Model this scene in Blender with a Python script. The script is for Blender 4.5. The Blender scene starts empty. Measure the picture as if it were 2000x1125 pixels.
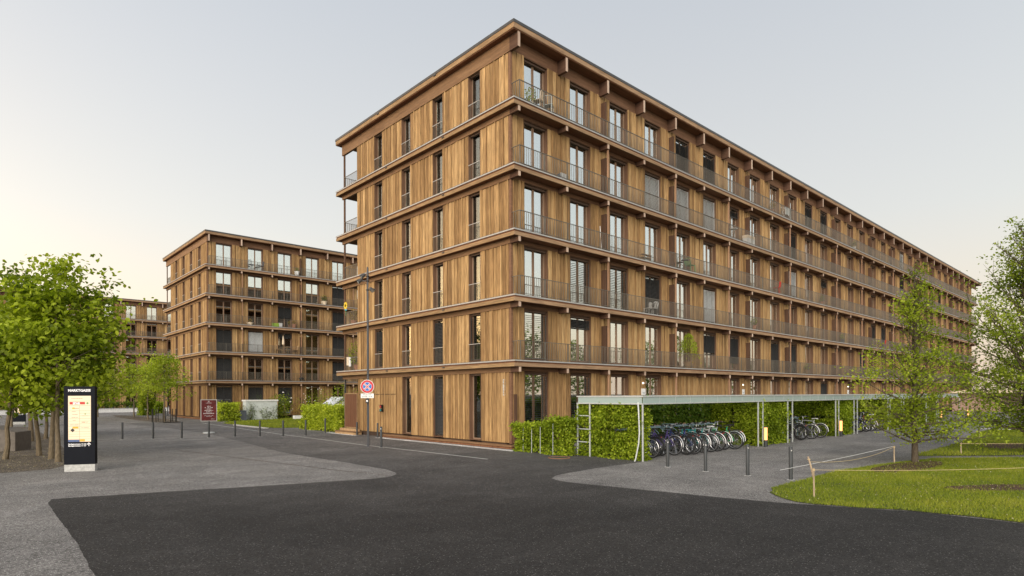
import bpy, bmesh, math, random
import numpy as np
from mathutils import Matrix, Vector

R = math.radians
rnd = random.Random(7)
S = bpy.context.scene
COL = S.collection

# ---------------------------------------------------------------- camera, light, exposure
cam_d = bpy.data.cameras.new('camera')
cam = bpy.data.objects.new('camera', cam_d)
COL.objects.link(cam)
S.camera = cam
cam_d.sensor_width = 36.0
cam_d.lens = 21.247
cam_d.shift_y = 0.104
cam_d.clip_start = 0.1
cam_d.clip_end = 15000
YAW = 0.8307
cam.matrix_world = (Matrix.Translation((-17.367, -19.055, 2.3166))
                    @ Matrix.Rotation(YAW - math.pi / 2, 4, 'Z')
                    @ Matrix.Rotation(math.pi / 2, 4, 'X')
                    @ Matrix.Rotation(-0.0034, 4, 'Z'))

FILL_AZ = R(-124)       # measured clockwise from +Y
FILL_EL = R(24)
SKY_ROT = R(-35)
world = bpy.data.worlds.new('World')
S.world = world
world.use_nodes = True
wn = world.node_tree
wn.nodes.clear()
wo = wn.nodes.new('ShaderNodeOutputWorld')
bg = wn.nodes.new('ShaderNodeBackground')
sky = wn.nodes.new('ShaderNodeTexSky')
sky.sky_type = 'NISHITA'
sky.sun_disc = False
sky.sun_elevation = R(3)
sky.sun_rotation = SKY_ROT
sky.altitude = 400
sky.air_density = 1.0
sky.dust_density = 5.0
sky.ozone_density = 1.0
hs = wn.nodes.new('ShaderNodeHueSaturation')
hs.inputs['Saturation'].default_value = 0.9
wn.links.new(sky.outputs[0], hs.inputs['Color'])
# an even veil of high haze over the whole vault
veil = wn.nodes.new('ShaderNodeMix')
veil.data_type = 'RGBA'
veil.inputs[0].default_value = 0.76
vtc = wn.nodes.new('ShaderNodeTexCoord')
vsep = wn.nodes.new('ShaderNodeSeparateXYZ')
vr = wn.nodes.new('ShaderNodeValToRGB')
_e = vr.color_ramp.elements
_e.new(0.5)
for _i, (_p, _c) in enumerate(((0.0, (1.58, 1.25, 0.97)), (0.25, (1.22, 1.18, 1.13)), (0.62, (0.90, 0.94, 1.02)))):
    _e[_i].position = _p
    _e[_i].color = (*_c, 1)
wn.links.new(vtc.outputs['Generated'], vsep.inputs[0])
wn.links.new(vsep.outputs[2], vr.inputs['Fac'])
wn.links.new(vr.outputs[0], veil.inputs[7])
wn.links.new(hs.outputs[0], veil.inputs[6])
wn.links.new(veil.outputs[2], bg.inputs['Color'])
bg.inputs['Strength'].default_value = 0.165
wn.links.new(bg.outputs[0], wo.inputs[0])

sky_fill_d = bpy.data.lights.new('sky_fill', 'SUN')  # added soft fill for both facades, turned away from the sky's sun
sky_fill_d.energy = 1.0
sky_fill_d.angle = R(60)
sky_fill_d.color = (1.0, 0.90, 0.78)
sky_fill = bpy.data.objects.new('sky_fill', sky_fill_d)
COL.objects.link(sky_fill)
sd = Vector((math.sin(FILL_AZ) * math.cos(FILL_EL), math.cos(FILL_AZ) * math.cos(FILL_EL), math.sin(FILL_EL)))
sky_fill.rotation_euler = sd.to_track_quat('Z', 'Y').to_euler()

S.view_settings.view_transform = 'Standard'
S.view_settings.look = 'None'
S.view_settings.exposure = 2.08
S.view_settings.gamma = 1.0
S.view_settings.use_curve_mapping = False
S.cycles.max_bounces = 6
S.cycles.transparent_max_bounces = 12
S.cycles.use_denoising = True

# ---------------------------------------------------------------- materials
MATS = {}


def nodes_of(name, rough=0.7, metal=0.0, spec=0.3):
    m = bpy.data.materials.new(name)
    m.use_nodes = True
    t = m.node_tree
    b = t.nodes['Principled BSDF']
    b.inputs['Roughness'].default_value = rough
    b.inputs['Metallic'].default_value = metal
    b.inputs['Specular IOR Level'].default_value = spec
    MATS[name] = m
    return m, t, b


def pos_noise(t, scale, detail=3.0, stretch=(1, 1, 1), rough=0.55):
    g = t.nodes.new('ShaderNodeNewGeometry')
    mp = t.nodes.new('ShaderNodeMapping')
    mp.inputs['Scale'].default_value = stretch
    n = t.nodes.new('ShaderNodeTexNoise')
    n.inputs['Scale'].default_value = scale
    n.inputs['Detail'].default_value = detail
    n.inputs['Roughness'].default_value = rough
    t.links.new(g.outputs['Position'], mp.inputs['Vector'])
    t.links.new(mp.outputs[0], n.inputs['Vector'])
    return n


def ramp(t, src, stops):
    r = t.nodes.new('ShaderNodeValToRGB')
    e = r.color_ramp.elements
    while len(e) < len(stops):
        e.new(0.5)
    for i, (p, c) in enumerate(stops):
        e[i].position = p
        e[i].color = (*c, 1) if len(c) == 3 else c
    t.links.new(src, r.inputs['Fac'])
    return r


def mix(t, a, b, fac, mode='MIX'):
    m = t.nodes.new('ShaderNodeMix')
    m.data_type = 'RGBA'
    m.blend_type = mode
    for v, i in ((fac, 0), (a, 6), (b, 7)):
        if hasattr(v, 'is_output'):
            t.links.new(v, m.inputs[i])
        elif i == 0:
            m.inputs[0].default_value = v
        else:
            m.inputs[i].default_value = (*v, 1)
    return m.outputs[2]


def mathn(t, op, a, b=None):
    m = t.nodes.new('ShaderNodeMath')
    m.operation = op
    for v, i in ((a, 0), (b, 1)):
        if v is None:
            continue
        if hasattr(v, 'is_output'):
            t.links.new(v, m.inputs[i])
        else:
            m.inputs[i].default_value = v
    return m.outputs[0]


def bump(t, b, src, dist, strength=0.5):
    bm_ = t.nodes.new('ShaderNodeBump')
    bm_.inputs['Strength'].default_value = strength
    bm_.inputs['Distance'].default_value = dist
    t.links.new(src, bm_.inputs['Height'])
    t.links.new(bm_.outputs[0], b.inputs['Normal'])


def tint_value(t):
    """per-piece random number: object random plus the mesh attribute 'tint'"""
    o = t.nodes.new('ShaderNodeObjectInfo')
    a = t.nodes.new('ShaderNodeAttribute')
    a.attribute_name = 'tint'
    s = mathn(t, 'ADD', o.outputs['Random'], a.outputs['Fac'])
    return mathn(t, 'FRACT', s)


def wood(name, lo, mid, hi, grain=1.0, rough=0.75, stretch=(1, 1, 0.05)):
    m, t, b = nodes_of(name, rough, spec=0.2)
    n1 = pos_noise(t, 34, 4, stretch, 0.6)
    n2 = pos_noise(t, 7, 3, (stretch[0], stretch[1], max(stretch[2], 0.09)), 0.6)
    n3 = pos_noise(t, 0.55, 3, (1, 1, 1), 0.6)
    tv = tint_value(t)
    base = ramp(t, tv, [(0.0, lo), (0.5, mid), (1.0, hi)])
    g = ramp(t, n1.outputs['Fac'], [(0.32, (1 - .42 * grain,) * 3), (0.66, (1.12,) * 3)])
    g2 = ramp(t, n2.outputs['Fac'], [(0.3, (0.72, 0.68, 0.66)), (0.68, (1.12, 1.12, 1.1))])
    g3 = ramp(t, n3.outputs['Fac'], [(0.3, (0.88, 0.86, 0.86)), (0.7, (1.08, 1.08, 1.08))])
    c = mix(t, base.outputs[0], g.outputs[0], 1.0, 'MULTIPLY')
    c = mix(t, c, g2.outputs[0], 0.75, 'MULTIPLY')
    c = mix(t, c, g3.outputs[0], 1.0, 'MULTIPLY')
    t.links.new(c, b.inputs['Base Color'])
    bump(t, b, n1.outputs['Fac'], 0.004, 0.5)
    return m


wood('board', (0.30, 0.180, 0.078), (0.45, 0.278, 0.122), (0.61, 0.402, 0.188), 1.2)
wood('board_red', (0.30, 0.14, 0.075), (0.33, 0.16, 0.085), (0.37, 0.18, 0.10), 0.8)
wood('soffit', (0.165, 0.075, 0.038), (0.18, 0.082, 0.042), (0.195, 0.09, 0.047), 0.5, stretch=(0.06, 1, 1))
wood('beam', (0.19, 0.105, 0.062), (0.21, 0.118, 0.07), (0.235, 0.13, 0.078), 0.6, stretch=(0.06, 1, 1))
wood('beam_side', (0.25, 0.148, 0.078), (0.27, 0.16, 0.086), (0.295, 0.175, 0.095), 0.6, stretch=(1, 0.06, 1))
wood('fascia', (0.36, 0.24, 0.14), (0.38, 0.25, 0.15), (0.41, 0.27, 0.16), 0.9, stretch=(0.05, 1, 1))
wood('fascia_side', (0.36, 0.235, 0.12), (0.38, 0.25, 0.128), (0.41, 0.265, 0.14), 0.9, stretch=(1, 0.05, 1))
wood('joist_wood', (0.11, 0.062, 0.04), (0.12, 0.068, 0.044), (0.135, 0.075, 0.05), 0.5, stretch=(1, .06, 1))  # darker than the beams: shade on the joist sides is in the colour
wood('endgrain', (0.52, 0.40, 0.31), (0.55, 0.42, 0.33), (0.58, 0.45, 0.35), 0.2)
wood('frame_wood', (0.25, 0.165, 0.11), (0.27, 0.18, 0.12), (0.29, 0.19, 0.13), 0.3)
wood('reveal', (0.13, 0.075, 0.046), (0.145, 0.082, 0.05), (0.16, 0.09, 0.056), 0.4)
wood('light_wood', (0.5, 0.33, 0.17), (0.52, 0.35, 0.19), (0.55, 0.37, 0.2), 0.5)
wood('stake_wood', (0.5, 0.40, 0.27), (0.55, 0.45, 0.31), (0.6, 0.48, 0.34), 0.9)
wood('door_wood', (0.17, 0.082, 0.045), (0.19, 0.09, 0.05), (0.21, 0.10, 0.055), 0.7)
wood('fin_wood', (0.095, 0.054, 0.034), (0.10, 0.057, 0.036), (0.11, 0.062, 0.04), 0.5)
wood('post_wood', (0.36, 0.215, 0.13), (0.38, 0.23, 0.14), (0.40, 0.24, 0.15), 0.5)


def plain(name, col, rough=0.6, metal=0.0, spec=0.4, var=0.12, scale=6.0):
    m, t, b = nodes_of(name, rough, metal, spec)
    n = pos_noise(t, scale, 4)
    r = ramp(t, n.outputs['Fac'], [(0.25, tuple(c * (1 - var) for c in col)), (0.75, tuple(min(1, c * (1 + var)) for c in col))])
    t.links.new(r.outputs[0], b.inputs['Base Color'])
    return m


plain('trim_metal', (0.43, 0.42, 0.40), 0.5, 0.2, 0.4)
plain('blind_box', (0.10, 0.06, 0.04), 0.6)
plain('cap_metal', (0.085, 0.085, 0.085), 0.45, 0.4)
plain('rail_metal', (0.15, 0.135, 0.11), 0.45, 0.3)
plain('galvanised', (0.55, 0.58, 0.58), 0.45, 0.35, 0.5, 0.18, 20)
plain('rack_blue', (0.25, 0.36, 0.42), 0.5, 0.2)
plain('post_metal', (0.05, 0.055, 0.058), 0.5, 0.3)
plain('pole_metal', (0.10, 0.105, 0.115), 0.42, 0.5)
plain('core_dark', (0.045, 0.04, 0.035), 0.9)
plain('wall_back', (0.06, 0.035, 0.022), 0.9)
plain('blind_dark', (0.06, 0.06, 0.058), 0.45, 0.3)
plain('blind_grey', (0.62, 0.63, 0.62), 0.45, 0.2)
plain('curtain_white', (0.72, 0.72, 0.70), 0.9, 0, 0.1)
plain('curtain_blue', (0.08, 0.42, 0.62), 0.9, 0, 0.1)
plain('curtain_yellow', (0.62, 0.55, 0.10), 0.9, 0, 0.1)
plain('curtain_grey', (0.40, 0.44, 0.42), 0.9, 0, 0.1)
plain('kiosk_body', (0.006, 0.0075, 0.012), 0.55, 0.0, 0.12)
plain('concrete', (0.46, 0.46, 0.44), 0.85, 0, 0.3, 0.25, 14)
plain('concrete_dark', (0.16, 0.14, 0.12), 0.85, 0, 0.3, 0.2, 8)
plain('white_paint', (0.80, 0.80, 0.78), 0.55)
plain('cabinet_paint', (0.60, 0.64, 0.62), 0.6, 0, 0.3, 0.14, 3)
plain('letter_white', (0.85, 0.85, 0.85), 0.5)
plain('letter_grey', (0.58, 0.58, 0.55), 0.5)
plain('sign_red', (0.52, 0.012, 0.02), 0.35)
plain('sign_blue', (0.02, 0.14, 0.45), 0.35)
plain('maroon', (0.115, 0.014, 0.014), 0.4, 0, 0.4, 0.5, 6)
plain('tyre', (0.022, 0.022, 0.023), 0.8)
plain('black', (0.02, 0.02, 0.02), 0.5)
plain('chrome', (0.65, 0.65, 0.66), 0.28, 0.9)
plain('red_plastic', (0.5, 0.035, 0.02), 0.45)
plain('green_plastic', (0.06, 0.32, 0.10), 0.45)
plain('lime', (0.35, 0.55, 0.05), 0.5)
plain('terracotta', (0.42, 0.20, 0.12), 0.85)
plain('wicker', (0.30, 0.19, 0.10), 0.9, 0, .2, 0.4, 60)
plain('cream_cloth', (0.75, 0.62, 0.46), 0.9, 0, .1)
plain('rope', (0.55, 0.43, 0.25), 0.95, 0, .1)
plain('white_tape', (0.82, 0.82, 0.82), 0.7)
plain('planter_dark', (0.09, 0.10, 0.12), 0.6)
plain('zinc_roof', (0.66, 0.70, 0.76), 0.5, 0.1)
plain('far_wall', (0.42, 0.28, 0.22), 0.9)
plain('blossom', (0.85, 0.80, 0.78), 0.8)
plain('yellow', (0.80, 0.55, 0.02), 0.5)
for nm, c in dict(white=(.75, .75, .74), silver=(.45, .46, .47), blue=(.03, .05, .22), purple=(.10, .07, .26), teal=(.03, .26, .27),
                  green=(.05, .40, .16), black=(.025, .025, .028), red=(.35, .03, .03), pale=(.48, .55, .55), navy=(.03, .06, .12)).items():
    plain('bike_' + nm, c, 0.3, 0.1, 0.5, 0.05)

# bark
for nm, c0, c1 in (('bark', (0.10, 0.078, 0.05), (0.23, 0.185, 0.125)), ('bark_dark', (0.06, 0.048, 0.035), (0.15, 0.12, 0.085))):
    m, t, b = nodes_of(nm, 0.95, spec=0.1)
    n = pos_noise(t, 9, 6, (3, 3, 0.8), 0.65)
    r = ramp(t, n.outputs['Fac'], [(0.3, c0), (0.7, c1)])
    t.links.new(r.outputs[0], b.inputs['Base Color'])
    bump(t, b, n.outputs['Fac'], 0.03, 0.8)


def leaf_mat(name, stops, trans=0.42, rough=0.55, gain=1.6):
    m = bpy.data.materials.new(name)
    m.use_nodes = True
    t = m.node_tree
    t.nodes.clear()
    out = t.nodes.new('ShaderNodeOutputMaterial')
    a = t.nodes.new('ShaderNodeAttribute')
    a.attribute_name = 'tint'
    r = ramp(t, a.outputs['Fac'], [(q, tuple(c * gain for c in col)) for q, col in stops])
    p = t.nodes.new('ShaderNodeBsdfPrincipled')
    p.inputs['Roughness'].default_value = rough
    p.inputs['Specular IOR Level'].default_value = 0.25
    t.links.new(r.outputs[0], p.inputs['Base Color'])
    tr = t.nodes.new('ShaderNodeBsdfTranslucent')
    bright = mix(t, r.outputs[0], (1.25, 1.35, 0.55), 1.0, 'MULTIPLY')
    t.links.new(bright, tr.inputs['Color'])
    ms = t.nodes.new('ShaderNodeMixShader')
    ms.inputs[0].default_value = trans
    t.links.new(p.outputs[0], ms.inputs[1])
    t.links.new(tr.outputs[0], ms.inputs[2])
    t.links.new(ms.outputs[0], out.inputs[0])
    MATS[name] = m


leaf_mat('leaf_linden', [(0, (0.062, 0.092, 0.006)), (0.5, (0.145, 0.185, 0.011)), (1, (0.27, 0.315, 0.026))])
leaf_mat('leaf_light', [(0, (0.105, 0.13, 0.011)), (0.5, (0.175, 0.22, 0.016)), (1, (0.275, 0.32, 0.03))])
leaf_mat('leaf_dark', [(0, (0.035, 0.060, 0.006)), (0.5, (0.078, 0.115, 0.011)), (1, (0.145, 0.18, 0.022))])
leaf_mat('leaf_beech', [(0, (0.058, 0.09, 0.007)), (0.5, (0.128, 0.17, 0.012)), (1, (0.22, 0.26, 0.026))])
leaf_mat('leaf_hedge', [(0, (0.07, 0.105, 0.006)), (0.5, (0.155, 0.205, 0.012)), (1, (0.29, 0.335, 0.03))])
leaf_mat('leaf_hedge_deep', [(0, (0.03, 0.06, 0.008)), (0.5, (0.07, 0.12, 0.014)), (1, (0.15, 0.21, 0.025))])
leaf_mat('leaf_yellow', [(0, (0.17, 0.21, 0.018)), (0.5, (0.30, 0.34, 0.03)), (1, (0.42, 0.44, 0.06))])
leaf_mat('leaf_rust', [(0, (0.14, 0.07, 0.015)), (0.5, (0.24, 0.15, 0.03)), (1, (0.30, 0.24, 0.06))])
leaf_mat('grass_blade', [(0, (0.066, 0.092, 0.007)), (0.5, (0.118, 0.145, 0.010)), (1, (0.20, 0.20, 0.03))], 0.3, gain=1.85)
leaf_mat('straw', [(0, (0.28, 0.22, 0.10)), (0.5, (0.45, 0.38, 0.20)), (1, (0.62, 0.58, 0.42))], 0.2, gain=0.8)

# window glass: reflects the sky, lets the room show a little
def glass_mat(name, fac, tint=(0.86, 0.92, 0.93), wav=0.0):
    m = bpy.data.materials.new(name)
    m.use_nodes = True
    t = m.node_tree
    t.nodes.clear()
    out = t.nodes.new('ShaderNodeOutputMaterial')
    g = t.nodes.new('ShaderNodeBsdfGlossy')
    g.inputs['Color'].default_value = (*tint, 1)
    g.inputs['Roughness'].default_value = 0.015
    tr = t.nodes.new('ShaderNodeBsdfTransparent')
    tr.inputs['Color'].default_value = (0.85, 0.9, 0.87, 1)
    lw = t.nodes.new('ShaderNodeFresnel')
    lw.inputs['IOR'].default_value = 1.5
    f = mathn(t, 'ADD', lw.outputs[0], fac)
    f = mathn(t, 'MINIMUM', f, 0.95)
    ms = t.nodes.new('ShaderNodeMixShader')
    t.links.new(f, ms.inputs[0])
    t.links.new(tr.outputs[0], ms.inputs[1])
    t.links.new(g.outputs[0], ms.inputs[2])
    t.links.new(ms.outputs[0], out.inputs[0])
    MATS[name] = m


glass_mat('window_glass', 0.68, (0.97, 1.0, 0.98))
glass_mat('gable_glass', 0.10)

m, t, b = nodes_of('shelter_glass', 0.25, 0.0, 0.5)
b.inputs['Base Color'].default_value = (0.42, 0.52, 0.50, 1)
b.inputs['Alpha'].default_value = 0.72
m, t, b = nodes_of('roof_glass', 0.25, 0.0, 0.5)
b.inputs['Base Color'].default_value = (0.5, 0.6, 0.57, 1)
b.inputs['Alpha'].default_value = 0.4


def emit(name, col, strength):
    m = bpy.data.materials.new(name)
    m.use_nodes = True
    t = m.node_tree
    b = t.nodes['Principled BSDF']
    b.inputs['Base Color'].default_value = (*[min(1, c) * 0.35 for c in col], 1)
    b.inputs['Emission Color'].default_value = (*col, 1)
    b.inputs['Emission Strength'].default_value = strength
    MATS[name] = m


emit('lamp_glow', (1.0, 0.44, 0.15), 0.52)
emit('lamp_white', (1.0, 0.93, 0.8), 0.8)
emit('panel_glow', (1.0, 0.76, 0.50), 0.20)
emit('panel_line', (0.55, 0.40, 0.28), 0.05)
emit('panel_red', (0.75, 0.05, 0.03), 0.13)
emit('panel_green', (0.05, 0.45, 0.1), 0.12)
emit('panel_blue', (0.10, 0.16, 0.33), 0.12)
emit('panel_yellow', (0.85, 0.52, 0.05), 0.14)
emit('panel_grey', (0.45, 0.38, 0.32), 0.07)
emit('panel_black', (0.06, 0.05, 0.04), 0.05)
emit('panel_white', (1, 0.95, 0.9), 0.2)
emit('signal_red', (0.8, 0.05, 0.06), 0.06)
emit('signal_green', (0.05, 0.35, 0.35), 0.05)
emit('room_warm', (0.75, 0.45, 0.10), 0.05)


def ground_mat(name, dark, light, fine=150, blot=0.5, rough=0.9, chips=0.5, bumpd=0.006, chipcol=(0.42, 0.41, 0.39), rmix=(0.8, 1.2), scuff=0.8):
    m, t, b = nodes_of(name, rough, spec=0.25)
    n1 = pos_noise(t, fine, 3, rough=0.7)
    n2 = pos_noise(t, 28, 4, rough=0.65)
    n3 = pos_noise(t, blot, 5, (1, 1, 1), 0.6)
    n4 = pos_noise(t, 0.22, 4, (1, 2.2, 1), 0.6)
    base = ramp(t, n1.outputs['Fac'], [(0.28, dark), (0.72, light)])
    r2 = ramp(t, n2.outputs['Fac'], [(0.32, (0.62,) * 3), (0.68, (1.36,) * 3)])
    r3 = ramp(t, n3.outputs['Fac'], [(0.3, (rmix[0],) * 3), (0.7, (rmix[1],) * 3)])
    r4 = ramp(t, n4.outputs['Fac'], [(0.35, (0.86, 0.86, 0.87)), (0.65, (1.1, 1.09, 1.08))])
    c = mix(t, base.outputs[0], r2.outputs[0], 1, 'MULTIPLY')
    c = mix(t, c, r3.outputs[0], 1, 'MULTIPLY')
    c = mix(t, c, r4.outputs[0], 1, 'MULTIPLY')
    # scuffs and sweeping marks left by wheels and brooms
    n5 = pos_noise(t, 0.42, 5, (1.0, 0.55, 1), 0.55)
    n5.inputs['Distortion'].default_value = 1.6
    d5 = mathn(t, 'ABSOLUTE', mathn(t, 'SUBTRACT', n5.outputs['Fac'], 0.5))
    r5 = ramp(t, d5, [(0.0, (1.30,) * 3), (0.022, (1.0,) * 3)])
    c = mix(t, c, r5.outputs[0], scuff, 'MULTIPLY')
    n6 = pos_noise(t, 0.9, 5, (0.5, 1.4, 1), 0.6)
    n6.inputs['Distortion'].default_value = 0.8
    r6 = ramp(t, n6.outputs['Fac'], [(0.36, (0.84,) * 3), (0.5, (1.0,) * 3), (0.66, (1.13,) * 3)])
    c = mix(t, c, r6.outputs[0], scuff, 'MULTIPLY')
    v = t.nodes.new('ShaderNodeTexVoronoi')
    v.inputs['Scale'].default_value = 46
    g = t.nodes.new('ShaderNodeNewGeometry')
    t.links.new(g.outputs['Position'], v.inputs['Vector'])
    sp = t.nodes.new('ShaderNodeSeparateColor')
    t.links.new(v.outputs['Color'], sp.inputs[0])
    lightstone = mathn(t, 'GREATER_THAN', sp.outputs[0], 1 - 0.22 * chips)
    near = mathn(t, 'LESS_THAN', v.outputs['Distance'], 0.42)
    fac = mathn(t, 'MULTIPLY', lightstone, near)
    fac = mathn(t, 'MULTIPLY', fac, 0.75)
    c = mix(t, c, chipcol, fac)
    darkstone = mathn(t, 'LESS_THAN', sp.outputs[0], 0.25)
    c2 = mix(t, c, (0.55, 0.55, 0.55), darkstone, 'MULTIPLY')
    t.links.new(c2, b.inputs['Base Color'])
    h = mathn(t, 'ADD', n1.outputs['Fac'], mathn(t, 'MULTIPLY', v.outputs['Distance'], -0.6))
    bump(t, b, h, bumpd, 0.9)
    return m, t, b


ground_mat('asphalt', (0.026, 0.025, 0.0243), (0.052, 0.050, 0.048), 170, 0.35, 0.85, 0.28, chipcol=(0.24, 0.23, 0.22))
ground_mat('asphalt_path', (0.075, 0.069, 0.065), (0.125, 0.117, 0.110), 150, 0.4, 0.85, 0.3, chipcol=(0.3, 0.29, 0.28))
ground_mat('gravel', (0.14, 0.135, 0.128), (0.26, 0.25, 0.24), 130, 0.4, 0.9, 0.9, 0.008, (0.5, 0.49, 0.47))
ground_mat('gravel_soil', (0.085, 0.07, 0.055), (0.20, 0.17, 0.14), 110, 0.9, 0.95, 0.9, 0.012, (0.42, 0.38, 0.32), (0.6, 1.25))
ground_mat('soil', (0.06, 0.035, 0.02), (0.15, 0.09, 0.055), 60, 1.2, 0.95, 0.8, 0.02, (0.3, 0.2, 0.12), (0.7, 1.25))
ground_mat('turf', (0.07, 0.095, 0.014), (0.13, 0.155, 0.025), 60, 0.7, 0.95, 0.2, 0.01, (0.3, 0.3, 0.1), (0.75, 1.25))
ground_mat('white_gravel', (0.5, 0.5, 0.49), (0.8, 0.8, 0.78), 60, 1.0, 0.9, 0.9, 0.02, (0.85, 0.85, 0.84))

M = MATS


# ---------------------------------------------------------------- mesh helpers
class MB:
    def __init__(self):
        self.v, self.f, self.mi, self.tn = [], [], [], []

    def add(self, vs, fs, mi=0, tint=None):
        o = len(self.v)
        self.v += [tuple(p) for p in vs]
        for f in fs:
            self.f.append([i + o for i in f])
            self.mi.append(mi)
        self.tn += [0.0 if tint is None else tint] * len(vs)

    def box(self, x0, x1, y0, y1, z0, z1, mi=0, tint=None, skip=''):
        vs = [(x0, y0, z0), (x1, y0, z0), (x1, y1, z0), (x0, y1, z0), (x0, y0, z1), (x1, y0, z1), (x1, y1, z1), (x0, y1, z1)]
        fs = {'b': (0, 3, 2, 1), 't': (4, 5, 6, 7), 'f': (0, 1, 5, 4), 'r': (1, 2, 6, 5), 'k': (2, 3, 7, 6), 'l': (3, 0, 4, 7)}
        self.add(vs, [f for k, f in fs.items() if k not in skip], mi, tint)
        return self

    def obox(self, c, ax, ay, az, mi=0):
        c, ax, ay, az = Vector(c), Vector(ax), Vector(ay), Vector(az)
        vs = []
        for k in (-1, 1):
            for (i, j) in ((-1, -1), (1, -1), (1, 1), (-1, 1)):
                vs.append(c + ax * i + ay * j + az * k)
        self.add(vs, [(0, 3, 2, 1), (4, 5, 6, 7), (0, 1, 5, 4), (1, 2, 6, 5), (2, 3, 7, 6), (3, 0, 4, 7)], mi)
        return self

    def bar(self, p, q, w, h=None, mi=0, up=(0, 0, 1)):
        p, q = Vector(p), Vector(q)
        d = q - p
        u = Vector(up)
        if abs(d.normalized().dot(u)) > 0.95:
            u = Vector((1, 0, 0))
        s = d.cross(u).normalized()
        n = s.cross(d).normalized()
        return self.obox((p + q) / 2, d / 2, s * (w / 2), n * ((h or w) / 2), mi)

    def tube(self, pts, rad, n=8, mi=0, caps=True, closed=False, tint=None):
        pts = [Vector(p) for p in pts]
        if not hasattr(rad, '__len__'):
            rad = [rad] * len(pts)
        k = len(pts)
        rings, ref = [], None
        for i, p in enumerate(pts):
            if closed:
                d = pts[(i + 1) % k] - pts[i - 1]
            else:
                d = pts[min(i + 1, k - 1)] - pts[max(i - 1, 0)]
            d.normalize()
            if ref is None:
                ref = Vector((0, 0, 1)) if abs(d.z) < 0.9 else Vector((1, 0, 0))
            s = d.cross(ref).normalized()
            ref = s.cross(d).normalized()
            rings.append([p + (s * math.cos(2 * math.pi * j / n) + ref * math.sin(2 * math.pi * j / n)) * rad[i] for j in range(n)])
        vs = [v for r in rings for v in r]
        fs = []
        for i in range(k if closed else k - 1):
            a, b_ = i * n, ((i + 1) % k) * n
            for j in range(n):
                fs.append((a + j, a + (j + 1) % n, b_ + (j + 1) % n, b_ + j))
        if caps and not closed:
            fs.append(tuple(range(n - 1, -1, -1)))
            fs.append(tuple(range((k - 1) * n, k * n)))
        self.add(vs, fs, mi, tint)
        return self

    def ring(self, c, r, tr, axis='y', n=24, m=6, mi=0, a0=0.0, a1=2 * math.pi):
        full = abs(a1 - a0 - 2 * math.pi) < 1e-6
        cnt = n if full else n + 1
        pts = []
        for i in range(cnt):
            a = a0 + (a1 - a0) * i / n
            u, v = r * math.cos(a), r * math.sin(a)
            pts.append(Vector(c) + (Vector((u, 0, v)) if axis == 'y' else Vector((u, v, 0)) if axis == 'z' else Vector((0, u, v))))
        return self.tube(pts, tr, m, mi, closed=full)

    def lathe(self, c, prof, n=12, mi=0):
        vs, fs = [], []
        for (r, z) in prof:
            for j in range(n):
                a = 2 * math.pi * j / n
                vs.append((c[0] + r * math.cos(a), c[1] + r * math.sin(a), c[2] + z))
        for i in range(len(prof) - 1):
            for j in range(n):
                fs.append((i * n + j, i * n + (j + 1) % n, (i + 1) * n + (j + 1) % n, (i + 1) * n + j))
        fs.append(tuple(range(n - 1, -1, -1)))
        fs.append(tuple(range((len(prof) - 1) * n, len(prof) * n)))
        self.add(vs, fs, mi)
        return self

    def prism(self, poly, z0, z1, mi=0):
        n = len(poly)
        vs = [(x, y, z0) for x, y in poly] + [(x, y, z1) for x, y in poly]
        fs = [tuple(range(n - 1, -1, -1)), tuple(range(n, 2 * n))]
        fs += [(i, (i + 1) % n, n + (i + 1) % n, n + i) for i in range(n)]
        self.add(vs, fs, mi)
        return self

    def mesh(self, name, mats, smooth=False):
        me = bpy.data.meshes.new(name)
        me.from_pydata(self.v, [], self.f)
        for m_ in (mats if isinstance(mats, (list, tuple)) else [mats]):
            me.materials.append(M[m_])
        if any(self.mi):
            me.polygons.foreach_set('material_index', self.mi)
        if any(self.tn):
            a = me.attributes.new('tint', 'FLOAT', 'POINT')
            a.data.foreach_set('value', self.tn)
        if smooth:
            me.polygons.foreach_set('use_smooth', [True] * len(me.polygons))
            try:
                me.set_sharp_from_angle(angle=R(40))
            except Exception:
                pass
        me.update()
        return me

    def build(self, name, mats, parent=None, smooth=False, **kw):
        return link(name, self.mesh(name, mats, smooth), parent, **kw)


def link(name, data, parent=None, loc=(0, 0, 0), rz=0.0):
    o = bpy.data.objects.new(name, data)
    COL.objects.link(o)
    o.location = loc
    o.rotation_euler = (0, 0, rz)
    if parent:
        o.parent = parent
    return o


def tag(o, label=None, cat=None, group=None, kind=None):
    if label:
        o['label'] = label
    if cat:
        o['category'] = cat
    if group:
        o['group'] = group
    if kind:
        o['kind'] = kind
    return o


def empty(name, label, cat, loc=(0, 0, 0), rz=0.0, group=None):
    return tag(link(name, None, None, loc, rz), label, cat, group)


def kids(o):
    return list(o.children)


def copy_tree(o, parent=None):
    c = o.copy()
    COL.objects.link(c)
    if parent:
        c.parent = parent
    for ch in kids(o):
        copy_tree(ch, c)
    return c


def struct(name, mb, mat):
    return tag(mb.build(name, mat), kind='structure')


def text_mesh(txt, size, name='lettering', extrude=0.003, align='LEFT', bold=0.0):
    cu = bpy.data.curves.new(name, 'FONT')
    cu.body = txt
    cu.size = size
    cu.extrude = extrude
    cu.align_x = align
    cu.offset = bold
    cu.resolution_u = 2
    o = bpy.data.objects.new(name, cu)
    COL.objects.link(o)
    bpy.context.view_layer.update()
    dg = bpy.context.evaluated_depsgraph_get()
    me = bpy.data.meshes.new_from_object(o.evaluated_get(dg))
    bpy.data.objects.remove(o)
    bpy.data.curves.remove(cu)
    # stand the text up: x right, z up, facing -y
    me.transform(Matrix.Rotation(math.pi / 2, 4, 'X'))
    me.name = name
    return me


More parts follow.
